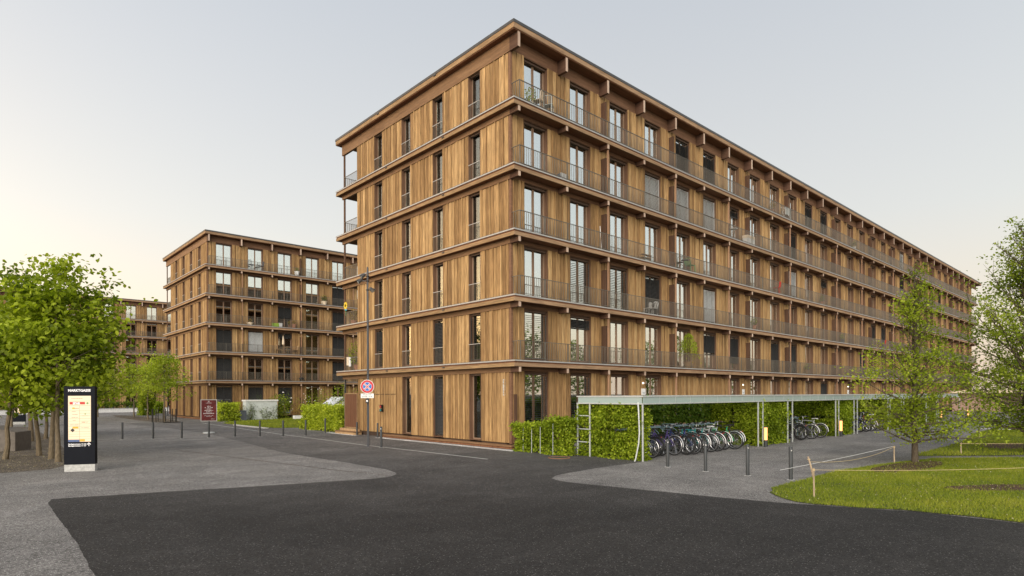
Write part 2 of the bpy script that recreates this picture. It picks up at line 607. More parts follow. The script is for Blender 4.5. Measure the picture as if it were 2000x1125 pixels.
# ---------------------------------------------------------------- foliage
def leaf_mesh(name, pos, size, mat, seed=0, tint=None, droop=0.4, fold=0.25, aspect=0.55, updir=None, shape=6):
    """one mesh of many folded leaves; pos (n,3), size scalar or (n,)"""
    rg = np.random.default_rng(seed)
    n = len(pos)
    size = np.broadcast_to(np.asarray(size, float), (n,)) * rg.uniform(0.7, 1.25, n)
    az = rg.uniform(0, 2 * np.pi, n)
    el = rg.normal(-droop, 0.45, n)
    d = np.stack([np.cos(az) * np.cos(el), np.sin(az) * np.cos(el), np.sin(el)], 1)
    if updir is not None:
        d = d * 0.75 + updir
        d /= np.linalg.norm(d, axis=1)[:, None]
    up = np.stack([rg.normal(0, .5, n), rg.normal(0, .5, n), np.ones(n)], 1)
    s = np.cross(d, up)
    s /= np.linalg.norm(s, axis=1)[:, None] + 1e-9
    nn = np.cross(s, d)
    L = size[:, None]
    W = L * aspect
    if shape == 6:
        P = [pos, pos + d * L * .28 - s * W * .46 + nn * L * fold * .3, pos + d * L * .66 - s * W * .42 + nn * L * fold * .3,
             pos + d * L - nn * L * .12, pos + d * L * .66 + s * W * .42 + nn * L * fold * .3, pos + d * L * .28 + s * W * .46 + nn * L * fold * .3]
        V = np.stack(P, 1).reshape(-1, 3)
        b_ = np.arange(n)[:, None] * 6
        F = np.concatenate([b_ + np.array([0, 1, 2, 3]), b_ + np.array([0, 3, 4, 5])], 1).reshape(-1, 4)
        k = 6
    else:
        P = [pos, pos + d * L * .5 - s * W * .5 + nn * L * fold * .3, pos + d * L, pos + d * L * .5 + s * W * .5 + nn * L * fold * .3]
        V = np.stack(P, 1).reshape(-1, 3)
        b_ = np.arange(n)[:, None] * 4
        F = (b_ + np.array([0, 1, 2, 3])).reshape(-1, 4)
        k = 4
    me = bpy.data.meshes.new(name)
    nf = len(F)
    me.vertices.add(len(V))
    me.vertices.foreach_set('co', V.astype(np.float32).ravel())
    me.loops.add(nf * 4)
    me.loops.foreach_set('vertex_index', F.astype(np.int32).ravel())
    me.polygons.add(nf)
    me.polygons.foreach_set('loop_start', np.arange(nf, dtype=np.int32) * 4)
    me.update(calc_edges=True)
    if tint is None:
        tint = rg.uniform(0, 1, n)
    tv = np.clip(tint + rg.normal(0, .12, n), 0, 1)
    a = me.attributes.new('tint', 'FLOAT', 'POINT')
    a.data.foreach_set('value', np.repeat(tv, k).astype(np.float32))
    me.materials.append(M[mat])
    return me


def branchy(mb, p0, d0, length, r0, rg, seg=5, bend=0.15, up=0.15, n=6, tip=0.25):
    pts, rad = [Vector(p0)], [r0]
    d = Vector(d0).normalized()
    for i in range(seg):
        d = (d + Vector((rg.gauss(0, bend), rg.gauss(0, bend), rg.gauss(0, bend) + up))).normalized()
        pts.append(pts[-1] + d * (length / seg))
        rad.append(r0 * (1 - (1 - tip) * (i + 1) / seg))
    mb.tube(pts, rad, n, caps=False)
    return pts


def tree(name, label, loc, height, trunk_h, rx, seed, nleaf, leaf, mat, group, lean=(0, 0), trunk_r=0.09, bark='bark',
         crown_low=None, shape='round', per=7, spread=0.16, cx=(0, 0), shape_leaf=6, limbs=11):
    """tapered trunk with limbs, crown of leaf sprays along the twigs"""
    rg = random.Random(seed)
    g = np.random.default_rng(seed)
    t = empty(name, label, 'tree', loc, 0, group)
    mb = MB()
    low = crown_low if crown_low is not None else trunk_h
    top = height
    pts, rad = [], []
    k = 9
    for i in range(k + 1):
        f = i / k
        z = f * (top * 0.93)
        pts.append((lean[0] * f + rg.gauss(0, .02) * (i > 0), lean[1] * f + rg.gauss(0, .02) * (i > 0), z - 0.06 * (i == 0)))
        rad.append(trunk_r * ((1.25 if i == 0 else 1.0) * (1 - f) ** 0.75 + 0.08))
    mb.tube(pts, rad, 9)
    tips = []
    for i in range(limbs):
        f = (i + 0.5) / limbs
        if shape == 'cone':
            f = f ** 1.3
        z = low * 0.92 + (top * 0.86 - low * 0.92) * f
        a = i * 2.4 + rg.uniform(-.4, .4)
        if shape == 'cone':
            ln = rx * min(1, .72 + 1.3 * f) * (1.0 - 0.84 * f ** 1.0) * rg.uniform(0.7, 1.12)
            el = rg.uniform(0.08, 0.38) if f < .25 else rg.uniform(0.4, 0.85) if f < .5 else rg.uniform(0.85, 1.2)
        else:
            ln = rx * (0.55 + 0.75 * math.sin(math.pi * min(1, 0.22 + 0.72 * f))) * rg.uniform(0.7, 1.05) * (0.55 + .45 * (1 - f * .6))
            el = rg.uniform(0.2, 0.7)
        q = z / (top * .93)
        base = (lean[0] * q, lean[1] * q, z)
        d = (math.cos(a) * math.cos(el), math.sin(a) * math.cos(el), math.sin(el))
        bp = branchy(mb, base, d, ln, trunk_r * (0.42 - .2 * f), rg, 5, 0.10, 0.05, 5)
        for j in range(1, len(bp)):
            for _ in range(3 if shape == 'cone' else 2):
                dd = (bp[j] - bp[j - 1]).normalized() + Vector((rg.gauss(0, .7), rg.gauss(0, .7), rg.gauss(0.1, .5)))
                tp = branchy(mb, bp[j], dd, ln * rg.uniform(.2, .42), trunk_r * .10, rg, 3, 0.15, 0.03, 3)
                tips += tp[1:] * (max(1, int(ln * 3)) if shape == 'cone' else 1)
    mb.build('trunk', bark, t, True)
    T = np.array([tuple(p) for p in tips])
    # clumps: along the twigs plus filled crown volume
    ncl = max(10, nleaf // per)
    h2 = (top - low) / 2
    mid = low + h2
    cen = []
    while len(cen) < ncl:
        m_ = ncl - len(cen)
        pick = T[g.integers(0, len(T), m_)] + g.normal(0, spread * 1.2, (m_, 3))
        if shape == 'round':
            v = g.normal(0, 1, (m_, 3))
            v /= np.linalg.norm(v, axis=1)[:, None]
            rr = g.uniform(0.35, 1.0, m_) ** 0.5
            lump = 1 + 0.16 * np.sin(v[:, 0] * 5 + seed) * np.cos(v[:, 1] * 4 + seed * 2) + 0.10 * np.sin(v[:, 2] * 7 + seed)
            ball = np.stack([cx[0] + lean[0] * .6 + v[:, 0] * rx * rr * lump, cx[1] + lean[1] * .6 + v[:, 1] * rx * rr * lump,
                             mid + v[:, 2] * h2 * rr * lump * np.where(v[:, 2] > 0, 0.93, 1.0)], 1)
            use = g.uniform(0, 1, m_) < 0.5
            pick = np.where(use[:, None], ball, pick)
        cen += list(pick[pick[:, 2] > low - 0.3])
    cen = np.array(cen[:ncl])
    # holes: drop clumps where a coarse field is low
    fld = (np.sin(cen[:, 0] * 2.9 + seed) + np.sin(cen[:, 1] * 3.1 + seed * 1.7) + np.sin(cen[:, 2] * 3.3 + seed * .6))
    cen = cen[(fld > -1.0) | (g.uniform(0, 1, len(cen)) < .22)]
    ct = np.clip(0.5 + 0.17 * (np.sin(cen[:, 0] * 2.3 + seed * 3) + np.sin(cen[:, 1] * 2.1 + seed) + np.sin(cen[:, 2] * 2.7)) + g.normal(0, .1, len(cen)), 0, 1)
    pos = np.repeat(cen, per, axis=0) + g.normal(0, spread, (len(cen) * per, 3)) * np.array([1, 1, .6])
    me = leaf_mesh('crown', pos, leaf, mat, seed, np.repeat(ct, per), shape=shape_leaf, aspect=0.8, droop=0.5)
    link('crown', me, t)
    return t


def leaf_box(name, parent, x0, x1, y0, y1, z0, z1, dens, leaf, mat, seed, depth=0.28, faces='lrfkt', wob=0.05, shape=6, slope=0.0):
    """leaves in a layer under the faces of a clipped block"""
    g = np.random.default_rng(seed)
    out = []

    def put(n, xs, ys, zs):
        out.append(np.stack([g.uniform(*xs, n), g.uniform(*ys, n), g.uniform(*zs, n)], 1))
    dx, dy, dz = x1 - x0, y1 - y0, z1 - z0
    D = dens
    for f in faces:
        if f == 'f':
            n = int(dx * dz * D); p = np.stack([g.uniform(x0, x1, n), y0 + g.exponential(depth / 2.5, n), g.uniform(z0, z1, n)], 1)
        elif f == 'k':
            n = int(dx * dz * D); p = np.stack([g.uniform(x0, x1, n), y1 - g.exponential(depth / 2.5, n), g.uniform(z0, z1, n)], 1)
        elif f == 'l':
            n = int(dy * dz * D); p = np.stack([x0 + g.exponential(depth / 2.5, n), g.uniform(y0, y1, n), g.uniform(z0, z1, n)], 1)
        elif f == 'r':
            n = int(dy * dz * D); p = np.stack([x1 - g.exponential(depth / 2.5, n), g.uniform(y0, y1, n), g.uniform(z0, z1, n)], 1)
        else:
            n = int(dx * dy * D); p = np.stack([g.uniform(x0, x1, n), g.uniform(y0, y1, n), z1 - g.exponential(depth / 2.5, n)], 1)
        out.append(p)
    P = np.concatenate(out)
    per = 6
    C_ = P[g.permutation(len(P))[:max(1, len(P) // per)]]
    ctint = g.uniform(0, 1, len(C_))
    P = np.repeat(C_, per, axis=0) + g.normal(0, leaf * .62, (len(C_) * per, 3))
    ctint = np.repeat(ctint, per)
    w = wob * (np.sin(P[:, 0] * 3.1 + seed) + np.sin(P[:, 1] * 3.7 + 1.3 * seed) + np.sin(P[:, 2] * 4.3 + .7 * seed))
    c = np.array([(x0 + x1) / 2, (y0 + y1) / 2, (z0 + z1) / 2])
    dirv = np.sign(P - c)
    P = P + dirv * w[:, None] * np.array([.7, .7, .7]) + g.normal(0, .025, P.shape)
    P[:, 2] = np.maximum(P[:, 2], 0.05)
    if slope:
        P[:, 2] *= 1 + slope * (P[:, 1] - c[1]) / (y1 - y0)
    tint = np.clip(0.22 + .5 * ctint + 0.2 * (np.sin(P[:, 0] * 2.2 + seed) + np.sin(P[:, 2] * 3 + P[:, 1] * 2 + seed)) * .5 + g.normal(0, .1, len(P)), 0, 1)
    me = leaf_mesh(name, P, leaf, mat, seed, tint, shape=shape, aspect=0.85, droop=0.5)
    return link(name, me, parent)


def hedge(name, label, x0, x1, y0, y1, h, dens, leaf, mat, seed, group=None, faces='lrfkt', twig=True, wob=0.05, slope=0.0):
    t = empty(name, label, 'hedge', ((x0 + x1) / 2, (y0 + y1) / 2, 0), 0, group)
    w, d = (x1 - x0) / 2, (y1 - y0) / 2
    leaf_box('foliage', t, -w, w, -d, d, 0.04, h, dens, leaf, mat, seed, faces=faces, wob=wob, slope=slope)
    rg = random.Random(seed)
    mb = MB()
    n = max(3, int(max(w, d) * 2 / 0.3))
    for i in range(n):
        f = (i + .5) / n * 2 - 1
        x, y = (f * w, rg.uniform(-.3, .3) * d) if w > d else (rg.uniform(-.3, .3) * w, f * d)
        st = [(x, y, 0), (x + rg.gauss(0, .04), y + rg.gauss(0, .04), h * .5), (x + rg.gauss(0, .07), y + rg.gauss(0, .07), h * .93)]
        mb.tube(st, [.018, .014, .006], 5)
        for _ in range(4):
            z = rg.uniform(.2, .8) * h
            a = rg.uniform(0, 6.28)
            rr = min(w, d) * .85
            mb.tube([(x, y, z), (x + math.cos(a) * rr * .5, y + math.sin(a) * rr * .5, z + .15), (x + math.cos(a) * rr, y + math.sin(a) * rr, z + .28)], [.009, .007, .004], 4, caps=False)
    mb.build('stems', 'bark_dark', t)
    return t


def shrub(name, label, loc, r, h, n, leaf, mat, seed, group=None, flowers=None, cat='shrub', stemmy=False):
    g = np.random.default_rng(seed)
    rg = random.Random(seed)
    t = empty(name, label, cat, loc, 0, group)
    mb = MB()
    tips = []
    for i in range(12):
        a = rg.uniform(0, 6.28)
        el = rg.uniform(.7, 1.4)
        p = branchy(mb, (rg.gauss(0, r * .12), rg.gauss(0, r * .12), 0), (math.cos(a) * math.cos(el), math.sin(a) * math.cos(el), math.sin(el)),
                    h * rg.uniform(.75, 1.05), .014, rg, 5, .15, .05, 4)
        tips += p[1:]
    mb.build('stems', 'bark_dark', t)
    T = np.array([tuple(p) for p in tips])
    P = T[g.integers(0, len(T), n)] + g.normal(0, r * .22, (n, 3)) * np.array([1, 1, .8])
    v = g.normal(0, 1, (n, 3)); v /= np.linalg.norm(v, axis=1)[:, None]
    B = v * (g.uniform(.3, 1, n) ** .5)[:, None] * np.array([r, r, h * .5]) + np.array([0, 0, h * .52])
    P = np.where((g.uniform(0, 1, n) < (0.25 if stemmy else .6))[:, None], B, P)
    P[:, 2] = np.maximum(P[:, 2], .04)
    tint = np.clip(.5 + .2 * np.sin(P[:, 0] * 4 / r + seed) + g.normal(0, .2, n), 0, 1)
    link('foliage', leaf_mesh('foliage', P, leaf, mat, seed, tint, shape=4, aspect=.6, droop=.2), t)
    if flowers:
        fm, fn, fs = flowers
        Q = v[:fn] * np.array([r, r, h * .5]) * 1.02 + np.array([0, 0, h * .55])
        q = MB()
        for p in Q:
            if p[2] > h * .3:
                q.lathe(p, [(fs * .3, -fs * .4), (fs, 0), (fs * .4, fs * .5)], 6)
        q.build('blossom', fm, t)
    return t


def ribbon(name, poly, z, mat, kind='structure'):
    """flat ground sheet from an outline"""
    me = bpy.data.meshes.new(name)
    bm = bmesh.new()
    vs = [bm.verts.new((x, y, z)) for x, y in poly]
    f = bm.faces.new(vs)
    bmesh.ops.triangulate(bm, faces=[f])
    bmesh.ops.recalc_face_normals(bm, faces=bm.faces)
    for f in bm.faces:
        if f.normal.z < 0:
            f.normal_flip()
    bm.to_mesh(me)
    bm.free()
    me.materials.append(M[mat])
    return tag(link(name, me), kind=kind)


def smooth_poly(pts, it=2):
    for _ in range(it):
        q = []
        for i in range(len(pts)):
            a, b_ = pts[i], pts[(i + 1) % len(pts)]
            q.append((a[0] * .75 + b_[0] * .25, a[1] * .75 + b_[1] * .25))
            q.append((a[0] * .25 + b_[0] * .75, a[1] * .25 + b_[1] * .75))
        pts = q
    return pts

# ---------------------------------------------------------------- the ground
ribbon('ground', [(-6000, -6000), (6000, -6000), (6000, 6000), (-6000, 6000)], 0.0, 'gravel')
road = [(-16.5, -40), (-16.25, -14), (-16.09, -9.69), (-16.01, -7.4), (-16.0, -5.3), (-15.98, -2.8), (-15.86, -2.05), (-13.95, -2.6), (-11.8, -3.3),
        (-10.1, -3.81), (-8.9, -4.13), (-8.4, -4.1), (-8.0, -3.8), (-7.75, -3.3), (-7.6, -2.6), (-7.6, -1.45), (-7.58, 0.4), (-7.72, 2.76), (-7.7, 5.84),
        (-6.85, 13.5), (-6.3, 21.2), (-6.35, 29.4), (-7.2, 39), (-7.2, 40), (-0.6, 40), (-0.6, 16.6), (-0.02, 15.6), (-0.02, -0.3), (-0.1, -6.81),
        (-2.24, -6.83), (-4.17, -7.03), (-4.9, -7.2), (-5.35, -7.5), (-5.53, -7.95), (-5.5, -8.6), (-5.21, -10.18), (-4.85, -12.14), (-4.5, -13.5),
        (-4.2, -14.2), (-3.95, -14.9), (-3.6, -15.6), (-3.5, -16.6), (-3.5, -17.5), (-3.4, -40)]


def rough_edge(poly, step=0.35, amp=0.035, seed=0, lim=60):
    rg = random.Random(seed)
    out = []
    for i in range(len(poly)):
        a, b_ = Vector(poly[i]), Vector(poly[(i + 1) % len(poly)])
        L = (b_ - a).length
        if L > lim:
            out.append(tuple(a))
            continue
        k = max(1, int(L / step))
        nrm = Vector((-(b_ - a).y, (b_ - a).x)) / max(L, 1e-6)
        for j in range(k):
            p = a.lerp(b_, j / k) + nrm * (rg.gauss(0, amp) if j else 0)
            out.append((p.x, p.y))
    return out


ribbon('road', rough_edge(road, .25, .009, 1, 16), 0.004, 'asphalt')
# the asphalt lightens with depth from the camera, towards the houses
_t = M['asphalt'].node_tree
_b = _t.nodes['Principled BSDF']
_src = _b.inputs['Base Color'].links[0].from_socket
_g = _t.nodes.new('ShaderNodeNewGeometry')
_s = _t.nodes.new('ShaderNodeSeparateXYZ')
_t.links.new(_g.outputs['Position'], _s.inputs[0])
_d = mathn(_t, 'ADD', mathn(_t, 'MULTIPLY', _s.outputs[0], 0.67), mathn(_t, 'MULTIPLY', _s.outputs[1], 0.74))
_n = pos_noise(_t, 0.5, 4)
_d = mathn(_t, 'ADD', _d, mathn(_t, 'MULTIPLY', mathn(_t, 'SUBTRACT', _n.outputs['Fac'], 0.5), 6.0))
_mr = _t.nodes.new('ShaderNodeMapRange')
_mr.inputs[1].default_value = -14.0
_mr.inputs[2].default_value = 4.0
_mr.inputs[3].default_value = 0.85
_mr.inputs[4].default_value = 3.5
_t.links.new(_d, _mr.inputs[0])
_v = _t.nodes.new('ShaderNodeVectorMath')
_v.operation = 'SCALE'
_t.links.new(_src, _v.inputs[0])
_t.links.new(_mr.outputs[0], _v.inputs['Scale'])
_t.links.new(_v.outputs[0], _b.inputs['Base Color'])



def seam(pts, w, z, mat, seed, amp=.05):
    rg = random.Random(seed)
    P = []
    for a, b_ in zip(pts, pts[1:]):
        k = max(2, int(math.hypot(b_[0] - a[0], b_[1] - a[1]) / .35))
        for i in range(k):
            f = i / k
            P.append((a[0] + (b_[0] - a[0]) * f + rg.gauss(0, amp), a[1] + (b_[1] - a[1]) * f + rg.gauss(0, amp)))
    P.append(pts[-1])
    vs = []
    for q, (x, y) in enumerate(P):
        a, b_ = Vector(P[max(0, q - 1)]), Vector(P[min(len(P) - 1, q + 1)])
        d = (b_ - a).normalized()
        ww = w * rg.uniform(.5, 1.2)
        vs += [(x - d.y * ww, y + d.x * ww, z), (x + d.y * ww, y - d.x * ww, z)]
    m_ = MB()
    m_.add(vs, [(2 * q, 2 * q + 1, 2 * q + 3, 2 * q + 2) for q in range(len(P) - 1)])
    struct('road_seam', m_, mat)


seam([(-10.6, 9.8), (-9.6, 3.0), (-8.9, -1.2), (-8.3, -3.8)], .018, .0075, 'soil', 1, .02)
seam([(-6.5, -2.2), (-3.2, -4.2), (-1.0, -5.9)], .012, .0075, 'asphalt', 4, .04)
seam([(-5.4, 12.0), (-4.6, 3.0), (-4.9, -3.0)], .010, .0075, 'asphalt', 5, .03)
for pts, w in (([(-3.44, -2.5), (-3.5, 2.4), (-3.6, 6.4), (-3.47, 10.2), (-3.38, 15.6), (-2.9, 26), (-2.3, 36.3)], 0.05),):
    a = [(x - w, y) for x, y in pts]
    b_ = [(x + w, y) for x, y in reversed(pts)]
    ribbon('painted_line', a + b_, 0.008, 'concrete')
ribbon('gravel_strip', [(-0.84, -0.95), (-0.40, -0.75), (-0.40, 10.2), (-0.84, 10.1)], 0.009, 'white_gravel')
ribbon('gravel_strip', [(-0.85, 12.4), (-0.40, 12.5), (-0.40, 16.2), (-0.85, 16.2)], 0.009, 'white_gravel')
ribbon('planting_bed', smooth_poly([(-40, 4.2), (-16.4, 4.7), (-14.9, 5.0), (-14.3, 8.5), (-14.0, 13), (-13.6, 24), (-13.6, 44), (-40, 44)], 1), 0.004, 'gravel_soil')
ribbon('planting_bed', smooth_poly([(-5.2, 38.6), (-2.4, 38.6), (-2.4, 66), (-4.6, 66)], 1), 0.004, 'gravel_soil')
tag(struct('kerb', MB().box(-1.75, -1.5, 23.5, 30.2, 0, 0.06), 'concrete'))

isl1 = [(-3.11, -12.62), (-2.7, -12.4), (-2.08, -12.36), (-0.62, -12.37), (1.79, -12.3), (3.9, -12.57), (5.31, -12.75), (7.92, -13.3), (10.62, -15.45),
        (14, -18.4), (14, -40), (-3.3, -40), (-3.45, -17.3), (-3.41, -16.6), (-3.54, -16.0), (-3.6, -15.47), (-4.0, -14.7), (-4.22, -14.0), (-4.2, -13.6), (-3.95, -13.2), (-3.6, -12.85)]
isl2 = [(8.5, -12.65), (8.95, -12.5), (12.2, -12.45), (17.7, -12.3), (25.1, -11.4), (29.2, -11.3), (41, -11.5), (70, -11.5), (70, -46), (18.5, -21.5), (11.65, -15.32), (9.34, -13.45)]
isl3 = [(-1.3, 34.0), (-1.45, 30), (-1.4, 26.5), (-0.9, 23.6), (1.0, 22.4), (5, 22.4), (18, 34), (18, 42.3), (2.2, 42.3), (0.6, 38.4)]
for _i, p in enumerate((isl1, isl2, isl3)):
    ribbon('lawn', rough_edge(p, .25, .035, 5 + _i, 18), 0.012, 'turf')


def ellipse(cx, cy, a, b_, rz, n=28, wob=0.12, seed=0):
    rg = random.Random(seed)
    o = []
    for i in range(n):
        t = 2 * math.pi * i / n
        k = 1 + rg.uniform(-wob, wob)
        x, y = a * math.cos(t) * k, b_ * math.sin(t) * k
        o.append((cx + x * math.cos(rz) - y * math.sin(rz), cy + x * math.sin(rz) + y * math.cos(rz)))
    return o


SOILS = [(4.55, -13.45, 2.3, 0.62, -0.1), (1.35, -16.3, 1.6, 0.5, -0.65), (16.0, -14.2, 1.8, 0.9, 0.0)]
for i, (cx_, cy_, a_, b2_, r_) in enumerate(SOILS):
    ribbon('soil', ellipse(cx_, cy_, a_, b2_, r_, seed=i), 0.018, 'soil')


def inside(P, poly):
    x, y = P[:, 0], P[:, 1]
    c = np.zeros(len(P), bool)
    n = len(poly)
    for i in range(n):
        x0, y0 = poly[i]
        x1, y1 = poly[i - 1]
        k = ((y0 > y) != (y1 > y)) & (x < (x1 - x0) * (y - y0) / (y1 - y0 + 1e-12) + x0)
        c ^= k
    return c


def grass(name, poly, box, n, h, seed, mat='grass_blade', w=0.012, avoid=True, lo=0.0):
    g = np.random.default_rng(seed)
    P = np.stack([g.uniform(box[0], box[1], n), g.uniform(box[2], box[3], n)], 1)
    P = P[inside(P, poly)]
    if avoid:
        for (cx_, cy_, a_, b2_, r_) in SOILS:
            dx, dy = P[:, 0] - cx_, P[:, 1] - cy_
            u = dx * math.cos(r_) + dy * math.sin(r_)
            v = -dx * math.sin(r_) + dy * math.cos(r_)
            P = P[((u / a_) ** 2 + (v / b2_) ** 2 > 0.95) | (g.uniform(0, 1, len(P)) < .12)]
    m = len(P)
    cl = np.sin(P[:, 0] * 2.3 + seed) * np.sin(P[:, 1] * 2.7) + np.sin(P[:, 0] * 0.8) * np.sin(P[:, 1] * .9 + 1)
    H = h * g.uniform(.5, 1.3, m) * (1 + .35 * cl * .6)
    a = g.uniform(0, 6.283, m)
    lean = g.normal(0, .5, (m, 2)) * H[:, None]
    s = np.stack([np.cos(a), np.sin(a)], 1) * w * .5
    z = np.full((m, 1), 0.012 + lo)
    v0 = np.concatenate([P - s, z], 1)
    v1 = np.concatenate([P + s, z], 1)
    v2 = np.concatenate([P + lean, z + H[:, None]], 1)
    V = np.stack([v0, v1, v2], 1).reshape(-1, 3)
    me = bpy.data.meshes.new(name)
    me.vertices.add(len(V))
    me.vertices.foreach_set('co', V.astype(np.float32).ravel())
    me.loops.add(m * 3)
    me.loops.foreach_set('vertex_index', np.arange(m * 3, dtype=np.int32))
    me.polygons.add(m)
    me.polygons.foreach_set('loop_start', np.arange(m, dtype=np.int32) * 3)
    me.update(calc_edges=True)
    t = np.clip(.5 + .16 * cl + g.normal(0, .2, m), 0, 1)
    at = me.attributes.new('tint', 'FLOAT', 'POINT')
    at.data.foreach_set('value', np.repeat(t, 3).astype(np.float32))
    me.materials.append(M[mat])
    return tag(link(name, me), kind='stuff')


grass('grass', isl1, (-4.4, 14, -21, -12.2), 190000, 0.055, 1)
grass('grass', isl2, (8, 40, -24, -11.2), 90000, 0.075, 2, w=0.022)
grass('grass', isl3, (-2, 18, 22, 42.4), 60000, 0.08, 3, w=0.03, avoid=False)
# dry clippings and fallen petals on the lawn
_g0 = np.random.default_rng(11)
_P = np.stack([_g0.uniform(-4.4, 13, 5200), _g0.uniform(-21, -12.3, 5200)], 1)
_P = _P[inside(_P, isl1)]
_P = _P[(np.sin(_P[:, 0] * 1.7) * np.sin(_P[:, 1] * 1.9 + .5) > -.25) | (_g0.uniform(0, 1, len(_P)) < .3)]
tag(link('clippings', leaf_mesh('clippings', np.concatenate([_P, np.full((len(_P), 1), 0.05)], 1), 0.036, 'straw', 5, shape=4, droop=0.05, aspect=.45)), kind='stuff')
_P = np.stack([_g0.uniform(-17.5, -14.2, 1600), _g0.uniform(4.8, 16, 1600)], 1)
tag(link('fallen_leaves', leaf_mesh('fallen_leaves', np.concatenate([_P, np.full((len(_P), 1), 0.012)], 1), 0.035, 'straw', 6, shape=4, droop=0.0, aspect=.6)), kind='stuff')

# manhole cover beside the hedge
t = empty('manhole_cover', 'round rusty manhole cover set in the asphalt before the clipped hedge', 'manhole cover', (-1.25, -3.95, 0.0))
MB().lathe((0, 0, 0.003), [(0.36, 0), (0.36, .008), (0.0, .008)], 24).build('cover', 'cap_metal', t)
MB().ring((0, 0, 0.004), 0.39, 0.016, 'z', 28, 4).build('rim', 'board_red', t)

# ---------------------------------------------------------------- the timber housing blocks
BAY, H, Z1 = 2.976, 2.75, 3.81
A, B = 0.30, 0.55
WE, WB = 13.51, 15.62
RW0, RWW = 0.79, 1.479
LW0, LWS, LWW = 2.053, 2.859, 0.853


def ztop(k):
    return 0.20 if k == 0 else Z1 + (k - 1) * H


def zboard(k):      # top of the cladding on storey k
    return 17.05 if k == 5 else ztop(k + 1) - 0.48


def window_mesh(w, h, depth=0.30, mull=True, fw=0.055):
    """opening lining + sash frame; local x along the wall, -y outwards, origin at the sill corner"""
    m = MB()
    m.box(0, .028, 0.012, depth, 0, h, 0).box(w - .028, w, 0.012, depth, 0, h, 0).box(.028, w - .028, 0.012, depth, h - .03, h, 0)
    m.box(.028, w - .028, 0.012, depth, 0, .035, 0)
    y0, y1 = 0.20, 0.262
    x0, x1, z0, z1 = .028, w - .028, .035, h - .03
    m.box(x0, x0 + fw, y0, y1, z0, z1, 1).box(x1 - fw, x1, y0, y1, z0, z1, 1)
    m.box(x0 + fw, x1 - fw, y0, y1, z0, z0 + fw, 1).box(x0 + fw, x1 - fw, y0, y1, z1 - fw, z1, 1)
    if mull:
        c = (x0 + x1) / 2
        m.box(c - .05, c + .05, y0 - .006, y1 - .006, z0 + fw, z1 - fw, 1)
    # housing of the blind at the head
    m.box(x0 + .002, x1 - .002, .09, .19, z1 - .085, z1 - .003, 2)
    return m.mesh('window', ['reveal', 'frame_wood', 'blind_box'])


def pane_mesh(x0, x1, z0, z1, gl='window_glass'):
    return MB().box(x0, x1, 0.226, 0.238, z0, z1).mesh('pane', gl)


def curtain_mesh(x0, x1, z0, z1, mat, seed=0):
    m = MB()
    n = max(6, int((x1 - x0) / .035))
    vs, fs = [], []
    for i in range(n + 1):
        x = x0 + (x1 - x0) * i / n
        y = 0.345 + .022 * math.sin(i * 1.25 + seed) + .01 * math.sin(i * .5)
        vs += [(x, y, z0), (x, y, z1)]
    for i in range(n):
        fs.append((2 * i, 2 * i + 2, 2 * i + 3, 2 * i + 1))
    m.add(vs, fs)
    return m.mesh('curtain', mat, True)


def blind_mesh(x0, x1, z0, z1, mat, pitch=0.075, tilt=0.5):
    m = MB()
    n = int((z1 - z0) / pitch)
    for i in range(n):
        z = z1 - (i + .5) * pitch
        dy, dz = .036 * math.cos(tilt), .036 * math.sin(tilt)
        vs = [(x0, .11 - dy, z - dz), (x1, .11 - dy, z - dz), (x1, .11 + dy, z + dz), (x0, .11 + dy, z + dz)]
        m.add(vs, [(0, 1, 2, 3)])
    m.box(x0, x1, .085, .135, z0 - .035, z0, 0)
    m.box(x0, x0 + .02, .09, .13, z0, z1).box(x1 - .02, x1, .09, .13, z0, z1)
    return m.mesh('blind', mat)


HR = H - .48 - .04
WM = {}


def wset(key, w, h, mull):
    if key in WM:
        return WM[key]
    x0, x1, z0, z1 = .083, w - .083, .09, h - .085
    c = w / 2
    d = {'frame': window_mesh(w, h, mull=mull)}
    d['panes'] = [pane_mesh(x0, c - .05, z0, z1), pane_mesh(c + .05, x1, z0, z1)] if mull else [pane_mesh(x0, x1, z0, z1, 'gable_glass')]
    for nm in ('white', 'grey', 'blue', 'yellow'):
        d['c_' + nm] = curtain_mesh(x1 - (x1 - x0) * (.30 if mull else .42), x1, z0, z1, 'curtain_' + nm, len(nm))
        d['l_' + nm] = curtain_mesh(x0, x0 + (x1 - x0) * .22, z0, z1, 'curtain_' + nm, 2)
        d['f_' + nm] = curtain_mesh(x0, x1, z0, z1, 'curtain_' + nm, 4)
    bx0, bx1 = .034, w - .034
    d['b_dark'] = blind_mesh(bx0, bx1, .12, h - .19, 'blind_dark', .07, .95)
    d['b_open'] = blind_mesh(bx0, bx1, .12, h - .19, 'blind_dark', .085, .12)
    d['b_grey'] = blind_mesh(bx0, bx1, .12, h - .19, 'blind_grey', .07, .95)
    d['b_part'] = blind_mesh(bx0, bx1, h * .42, h - .19, 'blind_dark', .07, .9)
    d['b_low'] = blind_mesh(bx0, bx1, h * .22, h - .19, 'blind_dark', .07, .9)
    d['b_bit'] = blind_mesh(bx0, bx1, h * .74, h - .19, 'blind_dark', .07, .9)
    g = MB()
    g.bar((.03, -.012, .80), (w - .03, -.012, .80), .03, .026, 1)
    for i in range(int(w / .115)):
        x = .03 + (w - .06) * (i + .5) / int(w / .115)
        g.box(x - .006, x + .006, -.018, -.006, .03, .79)
    d['guard'] = g.mesh('guard_rail', ['rail_metal', 'trim_metal'])
    i2 = MB()
    i2.box(x0, x1, .46, .485, z0, z1)
    d['warm'] = i2.mesh('lit_room', 'room_warm')
    i3 = MB()
    i3.box(x0 + .05, x0 + .38, .30, .42, z1 - .16, z1 - .07)
    d['lamp'] = i3.mesh('ceiling_lamp', 'lamp_white')
    WM[key] = d
    return d


